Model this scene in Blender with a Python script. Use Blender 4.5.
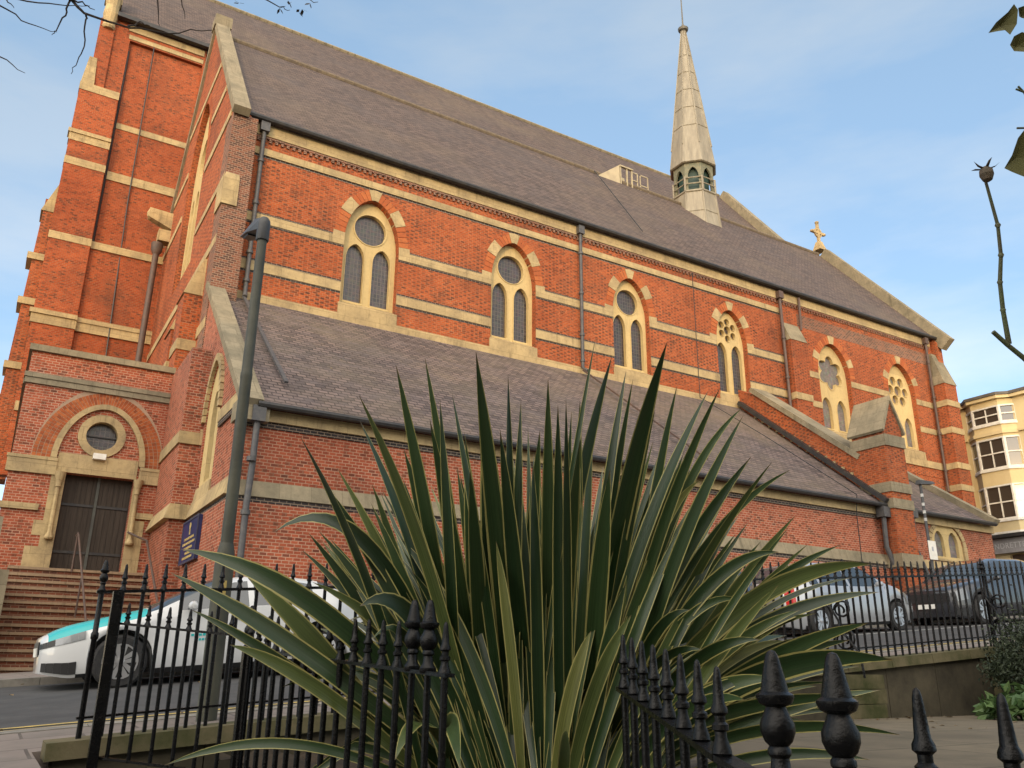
import bpy, bmesh, math, random
from mathutils import Vector, Matrix
from mathutils.geometry import tessellate_polygon
R = math.radians
random.seed(7)
for o in list(bpy.data.objects): bpy.data.objects.remove(o)
S = bpy.context.scene
COL = S.collection

# ------------------------------------------------------------------ camera, sky, sun, exposure
cd = bpy.data.cameras.new("camera"); cam = bpy.data.objects.new("camera", cd); COL.objects.link(cam)
cd.sensor_width = 36.0; cd.lens = 841.92/1024*36; cd.clip_end = 2000; cd.clip_start = 0.05
cam.matrix_world = Matrix(((0.85501397,-0.17355681,-0.48870148,0),(-0.51853082,-0.27016518,-0.81125617,0),
                           (0.00876891,0.94704214,-0.32098956,0),(0,0,0,1)))
S.camera = cam
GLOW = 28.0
SUN_EL, SUN_AZ = 8.0, 41.0        # elevation, and degrees from -Y towards -X
w = bpy.data.worlds.new("World"); S.world = w; w.use_nodes = True
wn = w.node_tree.nodes; wl = w.node_tree.links
bg = wn['Background']; sky = wn.new('ShaderNodeTexSky'); sky.sky_type = 'NISHITA'; sky.sun_disc = False
sky.sun_elevation = R(SUN_EL); sky.sun_rotation = R(180+SUN_AZ); sky.air_density = 0.8; sky.dust_density = 0.3; sky.ozone_density = 1.5
hz = wn.new('ShaderNodeHueSaturation'); hz.inputs['Saturation'].default_value = .98; hz.inputs['Value'].default_value = 3.25
wl.new(sky.outputs[0], hz.inputs['Color'])
# thin high cloud: pale streaks, stronger towards the horizon
tcd = wn.new('ShaderNodeTexCoord'); mpg = wn.new('ShaderNodeMapping'); mpg.inputs['Scale'].default_value = (1.6,1.6,5.5); mpg.inputs['Rotation'].default_value = (.15,.1,.6)
cn = wn.new('ShaderNodeTexNoise'); cn.inputs['Scale'].default_value = 1.7; cn.inputs['Detail'].default_value = 7; cn.inputs['Roughness'].default_value = .55
wl.new(tcd.outputs['Generated'], mpg.inputs[0]); wl.new(mpg.outputs[0], cn.inputs['Vector'])
cr = wn.new('ShaderNodeValToRGB'); cr.color_ramp.elements[0].position = .40; cr.color_ramp.elements[0].color = (0,0,0,1); cr.color_ramp.elements[1].position = .66; cr.color_ramp.elements[1].color = (.75,.75,.75,1)
wl.new(cn.outputs['Fac'], cr.inputs[0])
cg = wn.new('ShaderNodeHueSaturation'); cg.inputs['Saturation'].default_value = .3; cg.inputs['Value'].default_value = 3.3; wl.new(sky.outputs[0], cg.inputs['Color'])
cm = wn.new('ShaderNodeMix'); cm.data_type = 'RGBA'; wl.new(cr.outputs[0], cm.inputs[0]); wl.new(hz.outputs[0], cm.inputs[6]); wl.new(cg.outputs[0], cm.inputs[7])
# warm glow added to the sky round the low sun, to fill shaded walls
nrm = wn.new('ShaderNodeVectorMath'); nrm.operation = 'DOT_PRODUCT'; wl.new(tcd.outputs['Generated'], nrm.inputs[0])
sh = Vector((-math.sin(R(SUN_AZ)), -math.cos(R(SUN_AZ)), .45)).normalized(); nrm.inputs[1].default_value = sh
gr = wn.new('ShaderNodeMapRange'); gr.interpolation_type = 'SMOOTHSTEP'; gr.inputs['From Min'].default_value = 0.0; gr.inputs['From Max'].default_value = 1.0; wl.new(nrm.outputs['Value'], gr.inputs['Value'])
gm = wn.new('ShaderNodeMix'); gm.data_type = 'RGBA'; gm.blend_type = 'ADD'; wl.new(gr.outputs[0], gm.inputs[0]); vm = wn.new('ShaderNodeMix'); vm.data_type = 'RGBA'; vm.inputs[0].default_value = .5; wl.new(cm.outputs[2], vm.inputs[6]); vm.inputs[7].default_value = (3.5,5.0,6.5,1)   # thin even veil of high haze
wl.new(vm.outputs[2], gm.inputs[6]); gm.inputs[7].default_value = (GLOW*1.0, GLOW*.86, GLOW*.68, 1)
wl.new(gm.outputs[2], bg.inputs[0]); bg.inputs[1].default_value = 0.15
sd = bpy.data.lights.new("sun", 'SUN'); sun = bpy.data.objects.new("sun", sd); COL.objects.link(sun)
sd.energy = 2.0; sd.angle = R(0.6); sd.color = (1.0, 0.63, 0.22)
sdir = Vector((-math.sin(R(SUN_AZ))*math.cos(R(SUN_EL)), -math.cos(R(SUN_AZ))*math.cos(R(SUN_EL)), math.sin(R(SUN_EL))))
sun.rotation_euler = sdir.to_track_quat('Z','Y').to_euler()
S.view_settings.view_transform = 'Standard'; S.view_settings.look = 'None'
S.view_settings.exposure = -0.3; S.view_settings.gamma = 1
S.view_settings.use_curve_mapping = False
S.render.resolution_x = 1024; S.render.resolution_y = 768

# ------------------------------------------------------------------ helpers
LOC = {}
SPLIT = {'windscreen','grille','withered_leaf','lower_intake','sill_trim','string_course','sill_course','buttress','buttress_band','buttress_cap','buttress_stone','pier_band','black_brick_course','roof_flashing_course','cornice','west_string_course','nave_band','eaves_band','porch_band','porch_coping','door_jamb','door_column','door_board','door_hinge','door','step_handrail','step_tread','gable_coping','tracery_moulding','arch_stone','lead_flashing','belfry_rail','rail','gate_rail','wall_pier','coping_stone','hatch_railing','window','side_window','wheel_housing','verge_coping','wall_face','porch_wall'}
class MB:
    def __init__(s): s.v = []; s.f = []; s.uv = None
    def add(s, vs, fs):
        n = len(s.v); s.v += [tuple(p) for p in vs]; s.f += [tuple(i+n for i in f) for f in fs]; return s
    def box(s, x0, y0, z0, x1, y1, z1):
        return s.add([(x0,y0,z0),(x1,y0,z0),(x1,y1,z0),(x0,y1,z0),(x0,y0,z1),(x1,y0,z1),(x1,y1,z1),(x0,y1,z1)],
              [(0,3,2,1),(4,5,6,7),(0,1,5,4),(1,2,6,5),(2,3,7,6),(3,0,4,7)])
    def hexa(s, p):      # 8 points, bottom ring then top ring
        return s.add(p, [(0,3,2,1),(4,5,6,7),(0,1,5,4),(1,2,6,5),(2,3,7,6),(3,0,4,7)])
    def bar(s, a, b, w, h=None, up=(0,0,1)):   # square bar from a to b
        a = Vector(a); b = Vector(b); h = h or w; d = (b-a).normalized(); u = Vector(up)
        if abs(d.dot(u)) > .98: u = Vector((0,1,0))
        x = d.cross(u).normalized(); y = x.cross(d).normalized(); x *= w/2; y *= h/2
        return s.hexa([a-x-y, a+x-y, a+x+y, a-x+y, b-x-y, b+x-y, b+x+y, b-x+y])
    def tube(s, pts, r, n=8, cap=True):
        pts = [Vector(p) for p in pts]; m = len(pts); rs = r if isinstance(r,(list,tuple)) else [r]*m
        vs = []; u = None
        for i,p in enumerate(pts):
            d = (pts[min(i+1,m-1)]-pts[max(i-1,0)]).normalized()
            if u is None:
                u = d.cross(Vector((0,0,1)))
                if u.length < .05: u = d.cross(Vector((0,1,0)))
            u = (u - d*u.dot(d)).normalized(); v = d.cross(u)
            for k in range(n):
                t = 2*math.pi*k/n; vs.append(p+(u*math.cos(t)+v*math.sin(t))*rs[i])
        fs = [(i*n+k, i*n+(k+1)%n, (i+1)*n+(k+1)%n, (i+1)*n+k) for i in range(m-1) for k in range(n)]
        if cap: fs += [tuple(range(n))[::-1], tuple(range((m-1)*n, m*n))]
        return s.add(vs, fs)
    def lathe(s, prof, c, n=16, axis='z', rot=0.0, a=None, b=None):   # prof: (radius, height)
        vs = []; c = Vector(c)
        for r,h in prof:
            r = max(r, 1e-4)
            for k in range(n):
                t = 2*math.pi*k/n+rot
                if axis=='z': vs.append(c+Vector((r*math.cos(t), r*math.sin(t), h)))
                elif axis=='y': vs.append(c+Vector((r*math.cos(t), h, r*math.sin(t))))
                else: vs.append(c+Vector((h, r*math.cos(t), r*math.sin(t))))
        m = len(prof)
        fs = [(i*n+k, i*n+(k+1)%n, (i+1)*n+(k+1)%n, (i+1)*n+k) for i in range(m-1) for k in range(n)]
        fs += [tuple(range(n))[::-1], tuple(range((m-1)*n, m*n))]
        return s.add(vs, fs)
    def plate(s, outer, holes, fn, d0, d1):   # flat plate with holes; fn(u,v,d) -> xyz
        loops = [outer]+list(holes)
        tris = tessellate_polygon([[Vector((p[0],p[1],0)) for p in l] for l in loops])
        flat = [p for l in loops for p in l]; n = len(flat)
        vs = [fn(p[0],p[1],d0) for p in flat]+[fn(p[0],p[1],d1) for p in flat]
        fs = [tuple(t) for t in tris]+[tuple(i+n for i in t[::-1]) for t in tris]
        st = 0
        for l in loops:
            m = len(l)
            for i in range(m): a = st+i; b = st+(i+1)%m; fs.append((a,b,b+n,a+n))
            st += m
        return s.add(vs, fs)
    def islands(s):
        par = list(range(len(s.v)))
        def find(a):
            while par[a] != a: par[a] = par[par[a]]; a = par[a]
            return a
        for f in s.f:
            for k in f[1:]: par[find(k)] = find(f[0])
        groups = {}
        for f in s.f: groups.setdefault(find(f[0]), []).append(f)
        out = []
        for fs in groups.values():
            used = sorted({k for f in fs for k in f}); mp = {k:i for i,k in enumerate(used)}
            c = MB(); c.v = [s.v[k] for k in used]; c.f = [tuple(mp[k] for k in f) for f in fs]; out.append(c)
        return out
    def build(s, name, mat, parent=None, root=None, smooth=None, recalc=True, at=(0,0,0)):
        if name in SPLIT and parent:
            il = s.islands()
            if len(il) > 1:
                for c in il: o = c.build(name, mat, parent, root, smooth, recalc, at)
                return o
        me = bpy.data.meshes.new(name)
        base = Vector(at) if parent is None else LOC.get(root_of(parent).name, Vector((0,0,0)))
        me.from_pydata([tuple(Vector(p)-base) for p in s.v], [], s.f)
        if recalc:
            bm = bmesh.new(); bm.from_mesh(me); bmesh.ops.recalc_face_normals(bm, faces=bm.faces); bm.to_mesh(me); bm.free()
        if s.uv:
            ul = me.uv_layers.new(name='UVMap')
            for lp in me.loops: ul.data[lp.index].uv = s.uv[lp.vertex_index]
        if smooth is not None:
            for p in me.polygons: p.use_smooth = True
            if smooth < 179:
                try: me.set_sharp_from_angle(angle=R(smooth))
                except Exception: pass
        if mat: me.materials.append(mat)
        o = bpy.data.objects.new(name, me); COL.objects.link(o)
        if parent: o.parent = parent
        else: o.location = at
        return o
def root_of(o):
    while o.parent: o = o.parent
    return o
def tag(o, label=None, cat=None, group=None, kind=None):
    if label: o['label'] = label
    if cat: o['category'] = cat
    if group: o['group'] = group
    if kind: o['kind'] = kind
    return o
def empty(name, loc, label, cat, group=None):
    o = bpy.data.objects.new(name, None); COL.objects.link(o); o.location = loc; o.empty_display_size = .2
    LOC[o.name] = Vector(loc); return tag(o, label, cat, group)
def dup(root, loc=None, label=None):
    def cp(o, par):
        c = o.copy(); COL.objects.link(c)
        if par: c.parent = par
        for ch in list(o.children): cp(ch, c)
        return c
    c = cp(root, None)
    if loc is not None: c.location = loc
    if label: c['label'] = label
    return c

# ------------------------------------------------------------------ materials
def mat(name, col=(.5,.5,.5), rough=.7, metal=0, spec=.5):
    m = bpy.data.materials.new(name); m.use_nodes = True; b = m.node_tree.nodes['Principled BSDF']
    b.inputs['Base Color'].default_value = (*col,1); b.inputs['Roughness'].default_value = rough; b.inputs['Metallic'].default_value = metal
    b.inputs['Specular IOR Level'].default_value = spec
    return m
class NT:
    def __init__(s, m): s.t = m.node_tree; s.b = s.t.nodes['Principled BSDF']
    def n(s, ty, **kw):
        x = s.t.nodes.new(ty)
        for k,v in kw.items():
            if k.startswith('i_'):
                x.inputs[int(k[2:]) if k[2:].isdigit() else k[2:].replace('_',' ')].default_value = v
            else: setattr(x,k,v)
        return x
    def l(s, a, b): s.t.links.new(a, b)
    def noise(s, vec, scale, detail=4, rough=.6):
        x = s.n('ShaderNodeTexNoise'); x.inputs['Scale'].default_value = scale; x.inputs['Detail'].default_value = detail; x.inputs['Roughness'].default_value = rough
        if vec: s.l(vec, x.inputs['Vector'])
        return x.outputs['Fac']
    def ramp(s, fac, stops):
        x = s.n('ShaderNodeValToRGB'); el = x.color_ramp.elements
        while len(el) < len(stops): el.new(.5)
        for e,(p,c) in zip(el, stops): e.position = p; e.color = (*c,1) if len(c)==3 else c
        s.l(fac, x.inputs[0]); return x.outputs[0]
    def mix(s, fac, a, b, mode='MIX'):
        x = s.n('ShaderNodeMix', data_type='RGBA', blend_type=mode)
        for v,i in ((fac,0),(a,6),(b,7)):
            if isinstance(v,(int,float)): x.inputs[i].default_value = v
            elif isinstance(v,tuple): x.inputs[i].default_value = (*v,1) if len(v)==3 else v
            else: s.l(v, x.inputs[i])
        return x.outputs[2]
    def math(s, op, a, b=0.0, c=None):
        x = s.n('ShaderNodeMath', operation=op)
        for i,v in enumerate((a,b) if c is None else (a,b,c)):
            if isinstance(v,(int,float)): x.inputs[i].default_value = v
            else: s.l(v, x.inputs[i])
        return x.outputs[0]
    def bump(s, h, strength=.4, dist=.02):
        x = s.n('ShaderNodeBump'); x.inputs['Strength'].default_value = strength; x.inputs['Distance'].default_value = dist
        s.l(h, x.inputs['Height']); s.l(x.outputs[0], s.b.inputs['Normal'])
    def color(s, c): s.l(c, s.b.inputs['Base Color'])
    def wall(s):      # (along wall, height) from world position and face direction
        g = s.n('ShaderNodeNewGeometry'); p = s.n('ShaderNodeSeparateXYZ'); q = s.n('ShaderNodeSeparateXYZ')
        s.l(g.outputs['Position'], p.inputs[0]); s.l(g.outputs['True Normal'], q.inputs[0])
        sel = s.math('GREATER_THAN', s.math('ABSOLUTE', q.outputs[0]), .71)
        m = s.n('ShaderNodeMix', data_type='FLOAT'); s.l(sel, m.inputs[0]); s.l(p.outputs[0], m.inputs[2]); s.l(p.outputs[1], m.inputs[3])
        up = s.math('GREATER_THAN', s.math('ABSOLUTE', q.outputs[2]), .95)
        m2 = s.n('ShaderNodeMix', data_type='FLOAT'); s.l(up, m2.inputs[0]); s.l(p.outputs[2], m2.inputs[2]); s.l(p.outputs[1], m2.inputs[3])
        c = s.n('ShaderNodeCombineXYZ'); s.l(m.outputs[0], c.inputs[0]); s.l(m2.outputs[0], c.inputs[1])
        return c.outputs[0], g.outputs['Position']
    def brick(s, vec, c1, c2, mortar, bw, rh, ms, bias=0.0, off=.5):
        x = s.n('ShaderNodeTexBrick'); s.l(vec, x.inputs['Vector'])
        for k,v in (('Color1',c1),('Color2',c2),('Mortar',mortar)):
            if isinstance(v,tuple): x.inputs[k].default_value = (*v,1)
            else: s.l(v, x.inputs[k])
        x.inputs['Scale'].default_value = 1; x.inputs['Brick Width'].default_value = bw; x.inputs['Row Height'].default_value = rh
        x.inputs['Mortar Size'].default_value = ms; x.inputs['Mortar Smooth'].default_value = .3; x.inputs['Bias'].default_value = bias; x.offset = off
        return x
def brick_mat(name, c1, c2, dark, mortar, headers=.35, soot=.5, bw=.17, rh=.075, flem=0.0):
    m = mat(name, rough=.88, spec=.25); t = NT(m); v, pos = t.wall()
    b = t.brick(v, c1, c2, mortar, bw, rh, .011)
    # second pattern: scattered over-burnt headers
    h = t.brick(v, (0,0,0), (1,1,1), (0,0,0), bw, rh, .0)
    hm = t.ramp(t.math('ADD', h.outputs['Color'], 0), [(1-headers-.02,(0,0,0)),(1-headers,(1,1,1))])
    hm = t.mix(1.0, hm, t.math('SUBTRACT', 1, b.outputs['Fac']), 'MULTIPLY')
    c = t.mix(t.mix(1.0, hm, (.65,.65,.65), 'MULTIPLY'), b.outputs['Color'], dark)
    if flem:
        sp = t.n('ShaderNodeSeparateXYZ'); t.l(v, sp.inputs[0])
        row = t.math('FLOOR', t.math('DIVIDE', sp.outputs[1], rh)); uu = t.math('ADD', t.math('DIVIDE', sp.outputs[0], .345), t.math('MULTIPLY', t.math('MODULO', row, 2), .5))
        cell = t.n('ShaderNodeCombineXYZ'); t.l(t.math('FLOOR', uu), cell.inputs[0]); t.l(row, cell.inputs[1])
        wnz = t.n('ShaderNodeTexWhiteNoise', noise_dimensions='2D'); t.l(cell.outputs[0], wnz.inputs[0])
        hz_ = t.math('MULTIPLY', t.math('LESS_THAN', t.math('FRACT', uu), .34), t.math('GREATER_THAN', wnz.outputs['Value'], 1-flem))
        patchy = t.ramp(t.noise(pos, .8, 4, .6), [(.35,(.35,.35,.35)),(.6,(1,1,1))])
        c = t.mix(t.mix(1.0, t.math('MULTIPLY', hz_, .85), patchy, 'MULTIPLY'), c, t.mix(wnz.outputs['Value'], (.055,.03,.022), (.13,.055,.03)))
        vary = t.n('ShaderNodeTexWhiteNoise', noise_dimensions='2D'); cell2 = t.n('ShaderNodeCombineXYZ'); t.l(t.math('FLOOR', t.math('MULTIPLY', uu, 1.5)), cell2.inputs[0]); t.l(row, cell2.inputs[1]); t.l(cell2.outputs[0], vary.inputs[0])
        c = t.mix(t.math('MULTIPLY', vary.outputs['Value'], .45), c, t.mix(1.0, c, (.55,.45,.42), 'MULTIPLY'))
    n1 = t.noise(pos, .55, 5, .65); n2 = t.noise(pos, 3.1, 4); n3 = t.noise(pos, 14, 3)
    c = t.mix(t.ramp(n2, [(.35,(0,0,0)),(.75,(.55,.55,.55))]), c, t.mix(.5, c, c1, 'MIX'))
    c = t.mix(t.ramp(n1, [(.52,(0,0,0)),(.78,(soot,)*3)]), c, (.055,.035,.025))
    c = t.mix(t.ramp(n3, [(.6,(0,0,0)),(.85,(.3,.3,.3))]), c, (.50,.25,.12))
    n5 = t.noise(pos, .22, 4, .6); c = t.mix(t.ramp(n5, [(.4,(0,0,0)),(.7,(.6,.6,.6))]), c, t.mix(1.0, c, (.62,.50,.46), 'MULTIPLY'))
    # rain streaks running down the face
    sx = t.n('ShaderNodeMapping'); sx.inputs['Scale'].default_value = (2.6,.13,1); t.l(v, sx.inputs[0])
    n4 = t.noise(sx.outputs[0], 1.0, 5, .7)
    c = t.mix(t.ramp(n4, [(.58,(0,0,0)),(.8,(.45,.45,.45))]), c, (.075,.045,.03))
    t.color(c); t.bump(t.math('ADD', t.math('MULTIPLY', b.outputs['Fac'], -1), t.math('MULTIPLY', n3, .5)), .5, .012)
    return m
BRICK = brick_mat('orange_brick', (.43,.098,.026), (.30,.062,.02), (.075,.033,.02), (.33,.165,.09), .06, .62, flem=.8)
BRICKT = brick_mat('red_brick', (.40,.082,.022), (.27,.052,.018), (.075,.033,.02), (.30,.14,.075), .05, .7, flem=.3)
BRICKA = brick_mat('aisle_red_brick', (.40,.105,.050), (.27,.062,.032), (.085,.042,.03), (.46,.29,.20), .07, .55, flem=.3)
BRICKD = brick_mat('dark_brick', (.22,.085,.05), (.13,.06,.04), (.05,.035,.03), (.30,.21,.15), .45, .5)
BLACKB = brick_mat('black_brick', (.045,.04,.04), (.03,.028,.03), (.02,.02,.02), (.25,.2,.15), .3, .3)
def stone_mat(name, c1, c2, block=(.75,.4), dirt=.6):
    m = mat(name, rough=.9, spec=.2); t = NT(m); v, pos = t.wall()
    b = t.brick(v, c1, tuple(x*.86 for x in c1), tuple(x*.55 for x in c1), block[0], block[1], .006)
    n1 = t.noise(pos, 1.3, 6, .7); n2 = t.noise(pos, 9, 5, .7)
    c = t.mix(t.ramp(n1, [(.42,(0,0,0)),(.72,(dirt,)*3)]), b.outputs['Color'], c2)
    c = t.mix(t.ramp(n2, [(.5,(0,0,0)),(.8,(.5,.5,.5))]), c, tuple(x*.7 for x in c2))
    sk = t.n('ShaderNodeMapping'); sk.inputs['Scale'].default_value = (3.2,.35,1); t.l(v, sk.inputs[0])
    n3 = t.noise(sk.outputs[0], 1.0, 6, .7); c = t.mix(t.ramp(n3, [(.54,(0,0,0)),(.74,(dirt*.8,)*3)]), c, tuple(x*.45 for x in c2))
    t.color(c); t.bump(t.math('ADD', n2, t.math('MULTIPLY', b.outputs['Fac'], -.6)), .35, .02)
    return m
STONE = stone_mat('bath_stone', (.46,.345,.18), (.21,.16,.095), dirt=.85)
STONEG = stone_mat('weathered_stone', (.27,.225,.15), (.13,.115,.08), dirt=.9)
WINST = stone_mat('window_stone', (.56,.42,.20), (.36,.27,.14), (5,5), .5)
def roof_mat(name, c1, c2, c3, bw=.26, rh=.115):
    m = mat(name, rough=.8, spec=.35); t = NT(m); v, pos = t.wall()
    b = t.brick(v, tuple(x*1.25 for x in c1), tuple(x*.7 for x in c2), tuple(x*.22 for x in c1), bw, rh, .016)
    sm = t.n('ShaderNodeMapping'); sm.inputs['Scale'].default_value = (.35,1.6,1); t.l(v, sm.inputs[0])
    n1 = t.noise(pos, .45, 6, .7); n2 = t.noise(sm.outputs[0], 2.4, 6, .75); n3 = t.noise(pos, .16, 3)
    c = t.mix(t.ramp(n1, [(.45,(0,0,0)),(.7,(.65,.65,.65))]), b.outputs['Color'], c3)
    c = t.mix(t.ramp(n2, [(.48,(0,0,0)),(.72,(.75,.75,.75))]), c, tuple(x*1.55 for x in c2))
    n6 = t.noise(pos, 1.5, 5, .7); c = t.mix(t.ramp(n6, [(.6,(0,0,0)),(.72,(.7,.7,.7))]), c, tuple(x*.55 for x in c1))
    n7 = t.noise(pos, 2.6, 5, .7); c = t.mix(t.ramp(n7, [(.66,(0,0,0)),(.74,(.55,.55,.55))]), c, (.20,.15,.07))
    c = t.mix(t.ramp(n3, [(.5,(0,0,0)),(.75,(.4,.4,.4))]), c, (.15,.11,.07))
    vs_ = t.n('ShaderNodeMapping'); vs_.inputs['Scale'].default_value = (1.3,.10,1); t.l(v, vs_.inputs[0])
    n8 = t.noise(vs_.outputs[0], 1.0, 6, .75); c = t.mix(t.ramp(n8, [(.52,(0,0,0)),(.72,(.5,.5,.5))]), c, tuple(x*.5 for x in c1))
    t.color(c)
    sp = t.n('ShaderNodeSeparateXYZ'); t.l(v, sp.inputs[0])
    saw = t.math('FRACT', t.math('DIVIDE', sp.outputs[1], rh))
    t.bump(t.math('ADD', t.math('ADD', t.math('MULTIPLY', saw, -1), t.math('MULTIPLY', b.outputs['Fac'], -.5)), n2), .6, .015)
    return m
TILE = roof_mat('clay_roof_tile', (.112,.077,.062), (.083,.060,.052), (.068,.055,.052))
SLATE = roof_mat('aisle_roof_tile', (.135,.098,.087), (.098,.077,.074), (.14,.11,.078))
def noisy(name, c1, c2, scale=3, rough=.7, spec=.4, bump=.2, metal=0, lo=.4, hi=.65):
    m = mat(name, c1, rough, metal, spec); t = NT(m); g = t.n('ShaderNodeNewGeometry')
    n = t.noise(g.outputs['Position'], scale, 6, .65)
    t.color(t.ramp(n, [(lo,c1),(hi,c2)]))
    if bump: t.bump(t.noise(g.outputs['Position'], scale*6, 4), bump, .01)
    return m
def lead_mat():
    m = mat('lead_sheet', rough=.55, spec=.5); t = NT(m); g = t.n('ShaderNodeNewGeometry')
    mp = t.n('ShaderNodeMapping'); mp.inputs['Scale'].default_value = (3,3,.35); t.l(g.outputs['Position'], mp.inputs[0])
    n = t.noise(mp.outputs[0], 1.4, 6, .7); n2 = t.noise(g.outputs['Position'], 7, 4)
    c = t.ramp(n, [(.3,(.145,.125,.09)),(.52,(.225,.195,.14)),(.75,(.31,.28,.21))])
    t.color(t.mix(t.ramp(n2,[(.5,(0,0,0)),(.8,(.4,.4,.4))]), c, (.22,.18,.13))); t.bump(n2, .2, .02)
    return m
LEAD = lead_mat()
IRON = mat('black_iron_paint', (.012,.012,.013), .33, 0, .2)
t = NT(IRON); g = t.n('ShaderNodeNewGeometry'); n = t.noise(g.outputs['Position'], 55, 5, .7); n2 = t.noise(g.outputs['Position'], 9, 4)
t.color(t.mix(t.ramp(n, [(.58,(0,0,0)),(.78,(.55,.55,.55))]), (.004,.004,.0045), (.050,.045,.040)))
t.l(t.ramp(n2, [(.3,(.16,.16,.16)),(.7,(.36,.36,.36))]), t.b.inputs['Roughness']); t.bump(n, .7, .004)
PIPE = noisy('painted_drainpipe', (.055,.055,.06), (.09,.085,.08), 8, .5)
PIPEB = noisy('rusty_brown_pipe', (.10,.06,.045), (.06,.045,.04), 6, .6)
GUT = noisy('black_gutter', (.02,.02,.022), (.04,.036,.032), 5, .5)
def glass_mat(name, c1, c2, lead, sx, sy, ms, rough=.25):
    m = mat(name, rough=rough, spec=.5); t = NT(m); v, pos = t.wall()
    b = t.brick(v, c1, c2, lead, sx, sy, ms, off=0.0)
    n = t.noise(pos, 6, 3); vo = t.n('ShaderNodeTexVoronoi'); vo.inputs['Scale'].default_value = 7; t.l(pos, vo.inputs['Vector'])
    c = t.mix(t.ramp(n,[(.4,(0,0,0)),(.65,(.8,.8,.8))]), b.outputs['Color'], t.mix(1.0, t.mix(.75, vo.outputs['Color'], (.5,.5,.5)), tuple(3.2*x for x in c1), 'MULTIPLY'))
    t.color(c); t.bump(t.math('ADD', b.outputs['Fac'], n), .5, .01)
    return m
LGLASS = glass_mat('leaded_glass', (.040,.033,.033), (.014,.013,.015), (.095,.08,.068), .13, .16, .014, .3)
MESH = glass_mat('protective_mesh_glass', (.115,.10,.09), (.10,.09,.085), (.14,.12,.10), .1, .1, .008, .6)
def wood_mat(name, c1, c2):
    m = mat(name, rough=.75, spec=.3); t = NT(m); g = t.n('ShaderNodeNewGeometry')
    mp = t.n('ShaderNodeMapping'); mp.inputs['Scale'].default_value = (9,9,.6); t.l(g.outputs['Position'], mp.inputs[0])
    n = t.noise(mp.outputs[0], 2.2, 6, .7); t.color(t.ramp(n, [(.35,c1),(.7,c2)])); t.bump(n, .3, .01)
    return m
OAK = wood_mat('weathered_oak', (.028,.021,.016), (.055,.042,.032))
ASPH = noisy('asphalt', (.042,.042,.043), (.062,.061,.061), 2.2, .85, .3, .5)
def slab_mat(name, c1, c2, c3, bw, rh):
    m = mat(name, rough=.85, spec=.3); t = NT(m); g = t.n('ShaderNodeNewGeometry')
    b = t.brick(g.outputs['Position'], c1, c2, tuple(x*.4 for x in c1), bw, rh, .012)
    n = t.noise(g.outputs['Position'], 2.5, 6, .7); n2 = t.noise(g.outputs['Position'], .7, 4)
    c = t.mix(t.ramp(n,[(.45,(0,0,0)),(.7,(.7,.7,.7))]), b.outputs['Color'], c3)
    c = t.mix(t.ramp(n2,[(.45,(0,0,0)),(.7,(.5,.5,.5))]), c, tuple(x*.6 for x in c3))
    t.color(c); t.bump(t.math('ADD', n, t.math('MULTIPLY', b.outputs['Fac'], -1)), .4, .012)
    return m
PAVE = slab_mat('pavement_slabs', (.20,.165,.145), (.165,.14,.125), (.13,.115,.10), .75, .6)
FLAG = slab_mat('garden_flagstones', (.15,.122,.082), (.115,.095,.068), (.075,.066,.045), 1.3, .9)
KERB = noisy('kerb_granite', (.20,.185,.16), (.14,.13,.115), 6, .85)
MOSS = noisy('mossy_stone', (.125,.105,.06), (.045,.05,.018), 2.3, .95, .2, .6)
REND = noisy('stained_render', (.080,.068,.045), (.035,.031,.022), 1.6, .95, .2, .5)
YELL = noisy('road_paint_yellow', (.50,.36,.10), (.30,.23,.09), 7, .8)
WHITEP = noisy('road_paint_white', (.45,.45,.43), (.22,.22,.21), 7, .8)
SOIL = noisy('soil', (.045,.032,.02), (.025,.02,.014), 5, .95, .2, .7)
GROUND = noisy('far_ground', (.10,.095,.085), (.13,.12,.10), .6, .9)
CREAM = noisy('cream_stucco', (.64,.52,.29), (.57,.45,.25), .8, .8, .3, .1)
WHITE = noisy('white_paint', (.72,.70,.64), (.60,.57,.5), 4, .5, .4, 0)
DGLASS = mat('window_glass', (.055,.045,.035), .08, 0, 1.0)
GREYS = noisy('grey_sign_board', (.30,.29,.29), (.24,.23,.23), 3, .6)
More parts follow.
